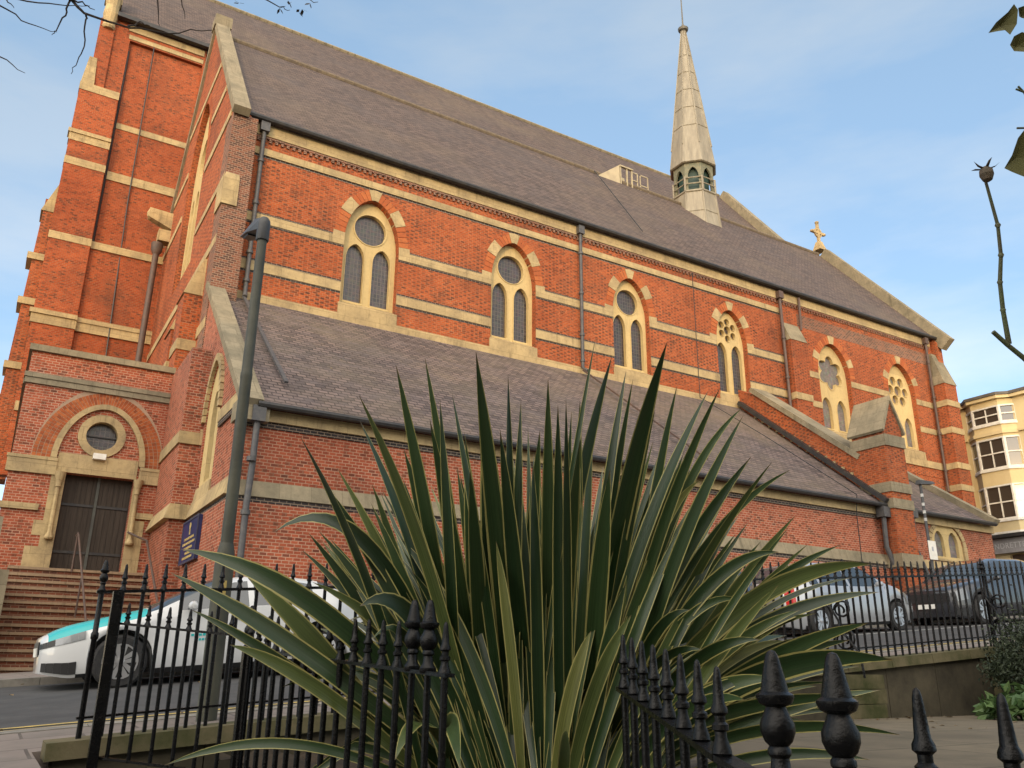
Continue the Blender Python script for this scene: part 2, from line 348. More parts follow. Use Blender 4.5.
def leaf_mat():
    m = mat('flax_leaf', rough=.34, spec=.42); t = NT(m)
    uv = t.n('ShaderNodeUVMap'); sp = t.n('ShaderNodeSeparateXYZ'); t.l(uv.outputs[0], sp.inputs[0])
    e = t.math('ABSOLUTE', t.math('SUBTRACT', sp.outputs[0], .5))
    mp = t.n('ShaderNodeMapping'); mp.inputs['Scale'].default_value = (38,1.0,1); t.l(uv.outputs[0], mp.inputs[0])
    st = t.noise(mp.outputs[0], 1.0, 3, .6)
    oi = t.n('ShaderNodeObjectInfo'); g = t.n('ShaderNodeNewGeometry'); ri = g.outputs['Random Per Island']
    base = t.ramp(ri, [(0,(.006,.017,.005)),(.35,(.011,.027,.008)),(.7,(.020,.040,.012)),(.9,(.045,.065,.018)),(1,(.075,.085,.022))])
    base = t.mix(t.ramp(st,[(.40,(0,0,0)),(.60,(.75,.75,.75))]), base, t.mix(1.0, base, (2.3,2.0,2.2), 'MULTIPLY'))
    big = t.noise(uv.outputs[0], 1.3, 4, .7); base = t.mix(t.ramp(big,[(.5,(0,0,0)),(.75,(.5,.5,.5))]), base, (.035,.040,.012))
    edge = t.math('GREATER_THAN', t.math('ADD', e, t.math('MULTIPLY', st, .10)), .472)
    c = t.mix(edge, base, (.27,.245,.085))
    tip = t.ramp(sp.outputs[1], [(.965,(0,0,0)),(1,(.8,.8,.8))])
    c = t.mix(tip, c, (.10,.055,.025))
    t.color(c); t.bump(st, .25, .003)
    tr = t.b.inputs.get('Transmission Weight')
    return m
LEAF = leaf_mat()
DEAD = noisy('dead_leaf', (.16,.11,.055), (.10,.065,.03), 12, .8)
BARK = noisy('twig_bark', (.055,.042,.034), (.03,.024,.02), 20, .9)
STEMG = noisy('rose_stem', (.07,.085,.035), (.06,.05,.03), 20, .6)
def foliage(name, a, b):
    m = mat(name, rough=.6, spec=.35); t = NT(m); g = t.n('ShaderNodeNewGeometry')
    t.color(t.ramp(g.outputs['Random Per Island'], [(0,a),(1,b)])); return m
FOL_D = foliage('dark_shrub_leaf', (.012,.02,.010), (.035,.048,.022))
FOL_G = foliage('green_shrub_leaf', (.03,.07,.02), (.08,.13,.04))
FOL_R = foliage('rose_leaf', (.06,.075,.02), (.10,.085,.025))
CARW = mat('white_car_paint', (.50,.51,.52), .28, 0, .5); CARS = mat('silver_car_paint', (.40,.41,.43), .3, .5, .5)
CARB = mat('blue_car_paint', (.02,.03,.055), .22, .3, .5); CARK = mat('grey_car_paint', (.035,.036,.042), .22, .3, .5)
for m in (CARW, CARS, CARB, CARK): m.node_tree.nodes['Principled BSDF'].inputs['Coat Weight'].default_value = .8
TEAL = mat('teal_car_paint', (.02,.34,.36), .25); TYRE = noisy('tyre_rubber', (.016,.016,.017), (.03,.029,.028), 20, .85)
ALLOY = mat('alloy_rim', (.5,.5,.52), .3, .8); BLKP = mat('black_plastic', (.012,.012,.013), .5)
CGLASS = mat('car_glass', (.035,.045,.055), .04, 0, 1.0); RED = mat('red_lens', (.45,.02,.02), .2)
LAMPG = mat('headlamp_glass', (.16,.17,.18), .1, .2, .8); PLATEW = mat('white_plate', (.7,.7,.66), .4); PLATEY = mat('yellow_plate', (.65,.40,.05), .4)
LAMPP = noisy('lamp_post_paint', (.036,.038,.028), (.066,.066,.046), 2.5, .6); LAMPD = noisy('lamp_post_dark', (.035,.036,.04), (.06,.06,.06), 6, .5)
BLUE = mat('blue_notice_board', (.012,.022,.09), .35); GOLD = mat('gold_lettering', (.45,.33,.12), .5)
VOUS = mat('arch_brick', (.4,.12,.05), .88, 0, .25); t = NT(VOUS); g = t.n('ShaderNodeNewGeometry')
n = t.noise(g.outputs['Position'], 12, 4)
t.color(t.mix(t.ramp(n,[(.45,(0,0,0)),(.75,(.5,.5,.5))]), t.ramp(g.outputs['Random Per Island'], [(0,(.22,.055,.02)),(.5,(.34,.088,.03)),(1,(.40,.12,.04))]), (.12,.06,.035)))

# ------------------------------------------------------------------ ground
SL = .073
def gz(x, y): return -.385 + SL*max(-40,min(90,x)) + .03*(max(6,min(15,y))-12.3)
def sheet(name, x0, x1, y0, y1, dz, m, thick=0, nx=40):
    b = MB(); xs = [x0+(x1-x0)*i/nx for i in range(nx+1)]
    for i in range(nx):
        a, c = xs[i], xs[i+1]
        if thick: b.hexa([(a,y0,gz(a,y0)+dz-thick),(c,y0,gz(c,y0)+dz-thick),(c,y1,gz(c,y1)+dz-thick),(a,y1,gz(a,y1)+dz-thick),(a,y0,gz(a,y0)+dz),(c,y0,gz(c,y0)+dz),(c,y1,gz(c,y1)+dz),(a,y1,gz(a,y1)+dz)])
        else: b.add([(a,y0,gz(a,y0)+dz),(c,y0,gz(c,y0)+dz),(c,y1,gz(c,y1)+dz),(a,y1,gz(a,y1)+dz)], [(0,1,2,3)])
    return b
gb = MB(); xs = [-600,-200,-90,-40,-20,-10,-4,0,4,10,20,30,40,60,90,200,600]; ys = [-600,-150,-60,-20,-4,0,3,6,6.3,15,20,40,80,200,600]
def ggz(x,y):
    z = gz(x,15 if y>15 else max(y,6)) - .25
    if y < 6.25 and x > .5 and x < 60: return min(z, -1.0)
    if y < 6: z = z*(.4 if y>-10 else 1) - (.75 if y>-10 else .9) - (0.02*max(-30,min(0,y+4)) if 0 else 0)
    return z
gb.add([(x,y,ggz(x,y)) for y in ys for x in xs], [(j*len(xs)+i, j*len(xs)+i+1, (j+1)*len(xs)+i+1, (j+1)*len(xs)+i) for j in range(len(ys)-1) for i in range(len(xs)-1)])
tag(gb.build('ground', GROUND), kind='structure')
tag(sheet('r',-60,90,7.8,14.2,0,ASPH).build('road', ASPH), kind='structure')
pv = sheet('p',-60,90,6.4,7.62,.02,PAVE,.3)
for i in range(6):
    a = -8+i*1.4
    pv.hexa([(a,-2,gz(a,6)-.2),(a+1.4,-2,gz(a+1.4,6)-.2),(a+1.4,6.4,gz(a+1.4,6.4)-.2),(a,6.4,gz(a,6.4)-.2),(a,-2,gz(a,6)+.0),(a+1.4,-2,gz(a+1.4,6)+.0),(a+1.4,6.4,gz(a+1.4,6.4)+.02),(a,6.4,gz(a,6.4)+.02)])
tag(pv.build('pavement', PAVE), kind='structure')
kb = MB()
for y0,y1,kd in ((7.62,7.8,.028),(14.2,14.36,.103)):
    st = -30
    x = st
    while x < 60:
        c = x+.9; kb.hexa([(x,y0,gz(x,y0)-.3),(c,y0,gz(c,y0)-.3),(c,y1,gz(c,y1)-.3),(x,y1,gz(x,y1)-.3),(x,y0,gz(x,y0)+kd),(c,y0,gz(c,y0)+kd),(c,y1,gz(c,y1)+kd),(x,y1,gz(x,y1)+kd)]); x += .907
tag(kb.build('kerb', KERB), kind='structure')
tag(sheet('fp',-60,90,14.36,21.2,.095,PAVE,.3).build('pavement', PAVE), kind='structure')
ym = MB()
for y in (7.98,8.20):
    q = sheet('y',-30,60,y,y+.085,.005,YELL); ym.add(q.v,q.f)
tag(ym.build('road_marking', YELL), kind='structure')
wm = MB(); q = sheet('w',9,26,11.85,11.95,.005,WHITEP,0,30); wm.add(q.v,q.f)
tag(wm.build('road_marking', WHITEP), kind='structure')
tag(MB().box(2.75,-3,-1.3,16,6.0,-.445).build('garden_paving', FLAG), kind='structure')
sb = MB(); n = 14
sb.add([(1.36+1.38*i/n, 1.0+4.95*j/n, -.52+.05*math.sin(i*1.7+j)*math.cos(j*1.3)) for j in range(n+1) for i in range(n+1)], [(j*(n+1)+i,j*(n+1)+i+1,(j+1)*(n+1)+i+1,(j+1)*(n+1)+i) for j in range(n) for i in range(n)])
tag(sb.build('soil_bed', SOIL), kind='structure')

# ------------------------------------------------------------------ the church
CH = empty('church', (4.2,19,-.1), 'long red brick church with cream stone bands, steep tiled roofs and a small lead spire', 'church')
def fS(Y):   # south facing plane: u=x, v=z, d=depth into the wall
    return lambda u,v,d: (u, Y+d, v)
def fW(X):   # west facing plane: u=y, v=z, d=depth into the wall
    return lambda u,v,d: (X+d, u, v)
def arch(cx, hw, z0, zs, zt, n=14, p=1.75):
    pts = [(cx-hw,z0),(cx+hw,z0)]
    for i in range(n+1):
        t = i/n*2-1; s_ = math.sin(t*math.pi/2)
        pts.append((cx-hw*s_ if 0 else cx+hw*(-s_), zs+(zt-zs)*math.sqrt(max(0,1-abs(s_)**p))))
    return pts     # counter clockwise
def circ(cx, cz, r, n=28, rx=None): return [(cx+(rx or r)*math.cos(2*math.pi*k/n), cz+r*math.sin(2*math.pi*k/n)) for k in range(n)]
def foil(cx, cz, r, lobes, n=72, k=.22): return [(cx+r*(1-k+k*abs(math.cos(lobes*t/2))*1.0)*math.cos(t+.52), cz+r*(1-k+k*abs(math.cos(lobes*t/2)))*math.sin(t+.52)) for t in [2*math.pi*i/n for i in range(n)]]
def lancet(cx, hw, z0, zs, zt): return arch(cx, hw, z0, zs, zt, 10, 1.6)
WY = 25.3
wins = [(9.43,1.02,11.0,11.88,14.1,15.88,'a'),(15.28,1.0,11.0,11.85,14.1,15.85,'a'),(21.05,.97,11.0,11.82,14.1,15.82,'a'),(26.87,.95,11.0,11.75,14.1,15.72,'b'),
        (33.8,1.18,10.4,11.1,13.9,15.52,'c'),(39.1,1.12,10.4,11.05,13.9,15.52,'d')]
def vous(mb_b, mb_s, cx, hw, zs, zt, th, fn, stones, n=26, p=1.75, d0=-.012, d1=.35, a0=-1.0, a1=1.0):
    def P(t, k):
        s_ = math.sin(t*math.pi/2); x = cx+hw*s_; z = zs+(zt-zs)*math.sqrt(max(0,1-abs(s_)**p))
        # outward normal by finite difference
        e = .01; s2 = math.sin(min(1,t+e)*math.pi/2); s1 = math.sin(max(-1,t-e)*math.pi/2)
        f = lambda q: zs+(zt-zs)*math.sqrt(max(0,1-abs(q)**p))
        dx = hw*(s2-s1); dz = f(s2)-f(s1); L = math.hypot(dx,dz) or 1
        return (x-dz/L*k, z+dx/L*k)
    for i in range(n):
        ta = a0+(a1-a0)*i/n; tb = a0+(a1-a0)*(i+1)/n; g = (tb-ta)*.07
        st = any(abs((ta+tb)/2-q) < (tb-ta)*1.05 for q in stones)
        if st and mb_b.f: mb_b.__dict__.setdefault('marks',[]).append(len(mb_b.f))
        ta += g if not st else 0; tb -= g if not st else 0
        th2 = th+ (.06 if st else 0); dd = d0-(.012 if st else 0)
        q = [P(ta,.0),P(tb,.0),P(tb,th2),P(ta,th2)]
        (mb_s if st else mb_b).hexa([fn(*x,dd) for x in q]+[fn(*x,d1) for x in q])
def build_arcs(bb, name, m, par):
    cuts = sorted(set([0]+bb.__dict__.get('marks',[])+[len(bb.f)]))
    for a,c in zip(cuts,cuts[1:]):
        q = MB(); q.v = list(bb.v); q.f = bb.f[a:c]
        used = sorted({k for f in q.f for k in f}); mp = {k:i for i,k in enumerate(used)}
        r_ = MB(); r_.v = [q.v[k] for k in used]; r_.f = [tuple(mp[k] for k in f) for f in q.f]; r_.build(name, m, par)
# clerestory wall
holes = []
for cx,hw,zw,z0,zs,zt,k in wins: holes.append(arch(cx,hw,z0-.27,zs,zt))
MB().plate([(4.3,9.6),(42.3,9.6),(42.3,17.75),(4.3,17.75)], holes, fS(WY), 0, .6).build('clerestory_wall', BRICK, CH)
def tracery(fn, cx, hw, z0, zs, zt, kind, dep=.34):
    hl = []; g = .14*hw
    if kind in 'ab':
        lw = .335*hw; lx = .49*hw; zl0 = z0+.03; zl1 = zs-.55; zl2 = zs+.02
        hl += [lancet(cx-lx,lw,zl0,zl1,zl2), lancet(cx+lx,lw,zl0,zl1,zl2)]
        cz = zs+.70; r = .60*hw/1.02
        if kind=='a': hl.append(circ(cx,cz,r))
        else:
            hl.append(circ(cx,cz,.2))
            for q in range(6): hl.append(circ(cx+.41*math.cos(q*math.pi/3+.5),cz+.41*math.sin(q*math.pi/3+.5),.16,14))
    else:
        lw = .29*hw; lx = .46*hw
        hl += [lancet(cx-lx,lw,z0+.03,z0+1.0,z0+1.6), lancet(cx+lx,lw,z0+.03,z0+1.0,z0+1.6)]
        cz = zs+.15
        if kind=='c': hl.append(foil(cx,cz,.88,6,96,.3))
        else:
            hl.append(circ(cx,cz,.27))
            for q in range(6): hl.append(circ(cx+.60*math.cos(q*math.pi/3),cz+.60*math.sin(q*math.pi/3),.235,16))
    return hl
def window(fn, cx, hw, z0, zs, zt, kind, sillz=None, glass=LGLASS, fn_out=None, stones=(-.98,-.52,0,.52,.98), vth=.36):
    wroot = MB().plate(arch(cx,hw+.015,z0-.28,zs,zt+.015), tracery(fn,cx,hw-.01,z0,zs,zt,kind), fn, .26, .46).build('window', WINST, CH)
    # moulded rings on the tracery face
    rg = MB()
    for h in tracery(fn,cx,hw-.01,z0,zs,zt,kind):
        c = (sum(p[0] for p in h)/len(h), sum(p[1] for p in h)/len(h))
        ot = [(c[0]+(p[0]-c[0])*1.09+.0, c[1]+(p[1]-c[1])*1.05) for p in h]; inn = [(c[0]+(p[0]-c[0])*1.004, c[1]+(p[1]-c[1])*1.003) for p in h]
        rg.plate(ot,[inn],fn,.235,.262)
    rg.build('tracery_moulding', WINST, wroot)
    MB().plate(arch(cx,hw+.02,z0-.1,zs,zt+.02), [], fn, .40, .43).build('glass', glass, wroot)
    bb, bs = MB(), MB(); vous(bb,bs,cx,hw,zs,zt,vth,fn,stones)
    build_arcs(bb,'arch_brick', VOUS, wroot); bs.build('arch_stone', STONE, wroot)
    return wroot
for cx,hw,zw,z0,zs,zt,k in wins:
    wr = window(fS(WY),cx,hw,z0,zs,zt,k, glass=(MESH if k in 'cd' else LGLASS), stones=(-.97,-.5,0,.5,.97) if k in 'ab' else (-.7,0,.7))
    MB().hexa([(cx-hw-.05,WY-.05,zw),(cx+hw+.05,WY-.05,zw),(cx+hw+.05,WY+.4,zw),(cx-hw-.05,WY+.4,zw),(cx-hw-.05,WY-.05,z0-.22),(cx+hw+.05,WY-.05,z0-.22),(cx+hw+.05,WY+.4,z0+.03),(cx-hw-.05,WY+.4,z0+.03)]).build('sill', STONE, wr)
# horizontal stone bands cut at the window openings, with black courses above and below
def bands(zl, zh, x0, x1, cuts, pr, m, name, Y=WY, back=.15):
    b = MB(); xs = [x0]
    for a,c in cuts: xs += [a,c]
    xs.append(x1)
    for i in range(0,len(xs),2):
        if xs[i+1]-xs[i] > .05: b.box(xs[i],Y-pr,zl,xs[i+1],Y+back,zh)
    return b.build(name, m, CH)
cutA = [(w_[0]-w_[1]-.005,w_[0]+w_[1]+.005) for w_ in wins]; WA = cutA[:4]; WB = cutA[4:]
X0, X1 = 4.9, 30.25
bands(13.82,14.13,X0,X1,WA,.03,STONE,'string_course'); bands(12.08,12.42,X0,X1,WA,.03,STONE,'string_course')
bands(14.13,14.21,X0,X1,WA,.006,BLACKB,'black_brick_course'); bands(13.74,13.82,X0,X1,WA,.006,BLACKB,'black_brick_course')
bands(12.42,12.50,X0,X1,WA,.006,BLACKB,'black_brick_course'); bands(12.0,12.08,X0,X1,WA,.006,BLACKB,'black_brick_course')
cs = [(w_[0]-w_[1]-.05,w_[0]+w_[1]+.05) for w_ in wins]
bands(10.92,11.28,X0,30.2,cs[:4],.045,STONE,'sill_course')
bands(10.72,10.92,X0,30.2,[],.09,STONEG,'roof_flashing_course')
bands(16.34,16.60,X0,X1,[],.05,STONE,'string_course'); bands(16.26,16.34,X0,X1,[],.006,BLACKB,'black_brick_course')
bands(17.06,17.5,X0,42.1,[],.10,STONE,'cornice')
b = MB(); x = X0
while x < 42.0: b.box(x,WY-.06,16.86,x+.10,WY+.1,16.97); x += .2
b.box(X0,WY-.07,16.97,42.1,WY+.1,17.06); b.build('dentil_course', BRICKD, CH)
# chancel bays
bands(13.45,13.75,31.43,41.6,WB,.03,STONE,'string_course'); bands(11.95,12.25,31.43,41.6,WB,.03,STONE,'string_course')
bands(10.05,10.42,31.43,41.9,[],.06,STONE,'sill_course'); bands(15.95,16.6,31.43,42.0,[],.008,BRICKD,'dark_brick_frieze')
MB().box(33.5,WY+.01,-2,42.25,WY+.6,9.59).build('chancel_wall', BRICK, CH)
# corner buttress at the west end and the pilasters
b = MB().box(4.17,24.85,3.9,4.98,25.8,17.35); b.build('corner_buttress', BRICKD, CH)
b = MB().box(4.12,24.78,13.9,4.62,25.7,14.85); b.hexa([(4.12,24.78,14.85),(4.62,24.78,14.85),(4.62,25.7,14.85),(4.12,25.7,14.85),(4.2,24.86,15.1),(4.6,24.86,15.1),(4.6,25.7,15.1),(4.2,25.7,15.1)]); b.build('buttress_stone', STONE, CH)
b = MB().box(30.3,24.85,9.5,31.4,25.5,14.9); b.build('buttress', BRICK, CH)
b = MB().hexa([(30.27,24.82,14.9),(31.43,24.82,14.9),(31.43,25.4,14.9),(30.27,25.4,14.9),(30.3,25.24,15.9),(31.4,25.24,15.9),(31.4,25.4,15.9),(30.3,25.4,15.9)]); b.build('buttress_cap', STONEG, CH)
b = MB()
for z in (11.95,): b.box(30.27,24.82,z,31.43,25.4,z+.32)
b.box(30.27,24.82,9.9,31.43,25.4,10.25); b.build('buttress_band', STONE, CH)
b = MB().box(41.7,24.5,5.0,42.75,25.6,14.7); b.build('buttress', BRICK, CH)
b = MB().hexa([(41.66,24.46,14.7),(42.8,24.46,14.7),(42.8,25.6,14.7),(41.66,25.6,14.7),(41.9,25.1,16.6),(42.7,25.1,16.6),(42.7,25.6,16.6),(41.9,25.6,16.6)]); b.build('buttress_cap', STONEG, CH)
b = MB()
for z in (8.9,10.05,11.95,13.45): b.box(41.66,24.46,z,42.79,25.45,z+.32)
b.build('buttress_band', STONE, CH)
# main roof and far slope
RZ, RY, EZ, EY = 25.75, 31.9, 17.62, 25.05
def roof(x0, x1, ey, ez, ry, rz, th=.18):
    b = MB(); d = Vector((0, ry-ey, rz-ez)).normalized(); n_ = Vector((0,-d.z,d.y))*th
    P = [Vector((x0,ey,ez)),Vector((x1,ey,ez)),Vector((x1,ry,rz)),Vector((x0,ry,rz))]
    return b.hexa([p-n_ for p in P]+P)
b = roof(4.4,42.5,EY,EZ,RY,RZ); q = roof(4.4,42.5,2*RY-EY,EZ,RY,RZ); b.add(q.v,q.f); b.build('main_roof', TILE, CH)
b = MB(); x = 4.6
while x < 42.4:
    b.tube([(x,RY,RZ+.0),(x+.44,RY,RZ+.0)],.14,8); x += .45
b.build('ridge_tiles', noisy('ridge_tile',(.15,.115,.075),(.09,.07,.052),5,.9), CH)
MB().tube([(4.6,EY-.06,EZ-.06),(42.4,EY-.06,EZ-.06)],.10,8).build('gutter', GUT, CH)
# west gable wall (x = 4.2)
gw = [(24.9,3.6),(38.9,3.6),(38.9,17.4),(31.9,26.0),(24.9,17.4)]
GWN = (31.6,1.75,14.0,18.6,21.9)
MB().plate(gw, [arch(GWN[0],GWN[1],GWN[2],GWN[3],GWN[4],16,1.7)], fW(4.2), 0, .55).build('west_gable_wall', BRICK, CH)
wroot = MB().plate(arch(GWN[0],GWN[1]+.02,GWN[2]-.1,GWN[3],GWN[4]+.02,16,1.7), [lancet(30.95,.34,14.2,17.4,18.1),lancet(31.9,.34,14.2,17.4,18.1),lancet(32.75,.3,14.2,17.4,18.1),circ(31.6,19.5,.85)], fW(4.2), .22, .45).build('west_window', WINST, CH)
MB().plate(arch(GWN[0],GWN[1]+.02,GWN[2]-.1,GWN[3],GWN[4]+.02,16,1.7), [], fW(4.2), .38, .42).build('glass', LGLASS, wroot)
bb, bs = MB(), MB(); vous(bb,bs,GWN[0],GWN[1],GWN[3],GWN[4],.4,fW(4.2),(),34,1.7); bb.build('arch_brick', VOUS, wroot)
b = MB()
for z,h in ((17.5,.3),(19.6,.28),(22.0,.28)):
    def yl(zz): return 24.9+(zz-17.4)/1.229 if zz>17.4 else 24.9
    a0 = yl(z+h)+.12; a1 = 2*31.9-a0
    if z < 21.9:
        b.box(4.165,a0,z,4.3,GWN[0]-GWN[1]-.42,z+h); b.box(4.165,GWN[0]+GWN[1]+.42,z,4.3,a1,z+h)
    else: b.box(4.165,a0,z,4.3,a1,z+h)
b.box(4.165,25.0,12.6,4.3,38.8,12.9); b.box(4.165,25.0,14.9,4.3,29.5,15.15)
b.build('string_course', STONE, CH)
# coping of the west gable, north and south slopes
def coping(p, q, w0, w1, th, axis='x', X=4.2):   # raking slab between p=(y,z) and q=(y,z)
    b = MB(); d = Vector((q[0]-p[0], q[1]-p[1])).normalized(); n_ = Vector((-d.y,d.x))
    if n_.y < 0: n_ = -n_
    P = [(p[0],p[1]),(q[0],q[1]),(q[0]+n_.x*th,q[1]+n_.y*th),(p[0]+n_.x*th,p[1]+n_.y*th)]
    return b.hexa([(X+w0,y,z) for y,z in P]+[(X+w1,y,z) for y,z in P])
b = coping((24.75,17.25),(31.9,26.05),-.1,.45,.28); q = coping((39.05,17.25),(31.9,26.05),-.1,.45,.28); b.add(q.v,q.f)
b.box(4.05,31.55,26.0,4.75,32.25,26.55); b.build('gable_coping', STONEG, CH)
b = coping((24.75,16.85),(31.9,25.5),-.28,.16,.74,X=42.7); q = coping((39.05,16.85),(31.9,25.5),-.28,.16,.74,X=42.7); b.add(q.v,q.f); b.build('gable_coping', STONEG, CH)
MB().plate([(24.95,5),(38.85,5),(38.85,17.3),(31.9,25.7),(24.95,17.3)], [], fW(42.3), 0, .45).build('east_gable_wall', BRICK, CH)
# stone cross on the east gable
b = MB(); b.hexa([(42.3,31.6,26.1),(43.0,31.6,26.1),(43.0,32.2,26.1),(42.3,32.2,26.1),(42.5,31.75,26.75),(42.8,31.75,26.75),(42.8,32.05,26.75),(42.5,32.05,26.75)])
b.box(42.57,31.83,26.7,42.75,31.97,28.15); b.box(42.15,31.83,27.35,42.57,31.97,27.53); b.box(42.75,31.83,27.35,43.17,31.97,27.53)
b.plate(circ(42.66,27.44,.36,20),[circ(42.66,27.44,.24,20)],lambda u,v,d:(u,31.85+d,v),0,.1)
for cx_,cz_ in ((42.66,28.2),(42.1,27.44),(43.22,27.44)): b.lathe([(.0,-.1),(.12,-.06),(.14,0),(.12,.06),(0,.1)],(cx_,31.9,cz_),10)
b.build('stone_cross', STONE, CH)
# west wall buttresses below the big window (stepped, with sloping stone caps)
b = MB(); bc = MB(); bd = MB()
for y0,y1,xa,zt in ((26.2,27.3,3.66,11.2),(28.6,29.7,3.75,10.8)):
    b.box(xa,y0,3.5,4.25,y1,zt); bc.hexa([(xa-.05,y0-.04,zt),(4.25,y0-.04,zt),(4.25,y1+.04,zt),(xa-.05,y1+.04,zt),(4.12,y0-.04,zt+1.3),(4.25,y0-.04,zt+1.3),(4.25,y1+.04,zt+1.3),(4.12,y1+.04,zt+1.3)])
    bd.box(xa-.03,y0-.03,9.3,4.2,y1+.03,9.65)
b.build('buttress', BRICK, CH); bc.build('buttress_cap', STONE, CH)
bd.box(4.16,24.9,9.7,4.3,38,10.05); bd.build('buttress_band', STONE, CH)
# ------------------------------------------------------------------ aisle (lean-to) on the south side
AY = 19.0
MB().box(4.3,AY,-2.0,26.9,AY+.45,5.72).build('aisle_wall', BRICKA, CH)
ANG = [(AY+.003,-2),(25.3,-2),(25.3,11.2),(AY+.003,5.85)]
AW = (22.1,.82,4.35,6.2,7.72)
MB().plate(ANG, [arch(AW[0],AW[1],AW[2],AW[3],AW[4],14,1.7)], fW(4.2), 0, .1).build('aisle_west_wall', BRICKA, CH)
wroot = MB().plate(arch(AW[0],AW[1]+.01,AW[2]-.05,AW[3],AW[4]+.02,14,1.7), [lancet(AW[0],.30,4.5,6.0,6.9)], fW(4.2), .04, .3).build('west_window', WINST, CH)
MB().plate(arch(AW[0],AW[1]+.01,AW[2]-.05,AW[3],AW[4]+.02,14,1.7), [], fW(4.2), .2, .24).build('glass', LGLASS, wroot)
o_ = arch(AW[0],AW[1]+.24,5.75,AW[3],AW[4]+.3,14,1.7); i_ = arch(AW[0],AW[1]+.02,5.75-.0,AW[3],AW[4]+.02,14,1.7)
bb, bs = MB(), MB(); vous(bs,bb,AW[0],AW[1],AW[3],AW[4],.2,fW(4.2),(),22,1.7,-.09,.05); bs.build('hood_mould', STONE, wroot)
MB().hexa([(4.12,AW[0]-.95,AW[2]-.55),(4.35,AW[0]-.95,AW[2]-.55),(4.35,AW[0]+.95,AW[2]-.55),(4.12,AW[0]+.95,AW[2]-.55),(4.17,AW[0]-.85,AW[2]+.02),(4.35,AW[0]-.85,AW[2]+.02),(4.35,AW[0]+.85,AW[2]+.02),(4.17,AW[0]+.85,AW[2]+.02)]).build('sill', STONE, wroot)
# projecting block between aisle and porch
MB().box(3.65,23.15,-2,4.21,25.99,8.35).build('aisle_west_wall', BRICKA, CH)
b = MB()
b.box(4.13,18.93,5.75,4.3,AW[0]-AW[1]-.22,6.05); b.box(4.13,AW[0]+AW[1]+.22,5.75,4.3,23.1,6.05); b.box(3.60,23.08,5.62,4.2,25.98,5.95)
b.hexa([(4.02,18.86,3.6),(4.3,18.86,3.6),(4.3,23.2,3.6),(4.02,23.2,3.6),(4.14,18.96,4.05),(4.3,18.96,4.05),(4.3,23.2,4.05),(4.14,23.2,4.05)])
b.hexa([(3.50,23.02,3.6),(4.2,23.02,3.6),(4.2,25.98,3.6),(3.50,25.98,3.6),(3.62,23.1,4.0),(4.2,23.1,4.0),(4.2,25.98,4.0),(3.62,25.98,4.0)])
b.build('west_string_course', STONE, CH)
b = MB(); b.box(4.14,18.95,5.62,4.29,AW[0]-AW[1]-.26,5.75); b.box(4.1,18.90,3.47,4.29,23.0,3.6); b.build('black_brick_course', BLACKB, CH)
MB().box(4.06,18.88,-2,4.29,23.05,3.47).build('aisle_plinth', BRICKA, CH)
MB().box(4.29,18.88,-2,26.9,18.999,3.47).build('aisle_plinth', BRICKA, CH)
b = MB(); b.hexa([(4.3,18.86,3.6),(27.0,18.86,3.6),(27.0,19.1,3.6),(4.3,19.1,3.6),(4.3,18.97,3.97),(27.0,18.97,3.97),(27.0,19.1,3.97),(4.3,19.1,3.97)]); b.build('string_course', STONEG, CH)
b = MB(); b.box(4.29,18.90,3.47,26.95,19.05,3.6); b.box(4.29,18.97,5.22,26.9,19.1,5.37); b.build('black_brick_course', BLACKB, CH)
MB().box(4.2,18.9,5.37,26.95,19.2,5.64).build('eaves_cornice', STONE, CH)
b = roof(4.45,27.1,18.72,5.72,25.3,11.05,.12); b.build('aisle_roof', SLATE, CH)
MB().tube([(4.5,18.66,5.68),(26.9,18.66,5.68)],.085,8).build('gutter', GUT, CH)
b = coping((18.72,5.62),(25.25,11.12),-.1,.42,.2,X=4.2); b.box(4.08,18.7,5.3,4.8,19.3,5.75); b.build('verge_coping', STONEG, CH)
# leaning down-strips and small fittings on the roof
MB().bar((5.2,24.9,10.95),(5.35,19.6,6.62),.10,.05).build('roof_pipe', PIPE, CH)
MB().bar((18.3,25.0,11.05),(18.95,19.3,6.45),.08,.06).build('roof_pipe', PIPEB, CH)
MB().tube([(24.6,25.2,17.0),(24.6,25.22,11.1),(25.0,22.2,8.75),(25.4,18.7,5.9),(25.4,18.8,5.3),(25.4,18.85,1.5)],.016,5).build('cable_and_shade_line', BLKP, CH)
MB().tube([(22.2,25.66,18.6),(24.2,31.7,25.75)],.02,5).build('cable_and_shade_line', BLKP, CH)
# drainpipes
def pipe(pts, r, m, brk=()):
    b = MB().tube(pts, r, 10)
    p = Vector(pts[0]); b.box(p.x-r*2.0,p.y-r*1.8,p.z-.38,p.x+r*2.0,p.y+r*1.8,p.z-.02)
    for z in brk: b.lathe([(r*1.0,-.05),(r*1.45,-.05),(r*1.45,.05),(r,.05)],(pts[-2][0],pts[-2][1],z),10)
    b.build('drainpipe', m, CH, smooth=40)
pipe([(5.27,25.12,17.5),(5.27,25.12,11.3),(5.22,24.8,10.9)],.075,PIPE,(16,14.4,12.6,11.6))
pipe([(18.36,25.12,17.45),(18.36,25.12,11.2),(18.4,24.85,11.0)],.07,PIPE,(16.2,14.4,12.6,11.5))
pipe([(30.12,25.1,17.4),(30.12,25.1,16.8),(30.12,25.1,10.9),(30.1,24.9,10.6)],.075,PIPEB,(15,13,11.3))
MB().tube([(31.5,25.1,17.4),(31.5,25.15,15.7)],.06,8).build('drainpipe', PIPEB, CH)
pipe([(41.55,25.1,17.45),(41.55,25.12,8.9)],.07,PIPEB,(16,14,12,10))
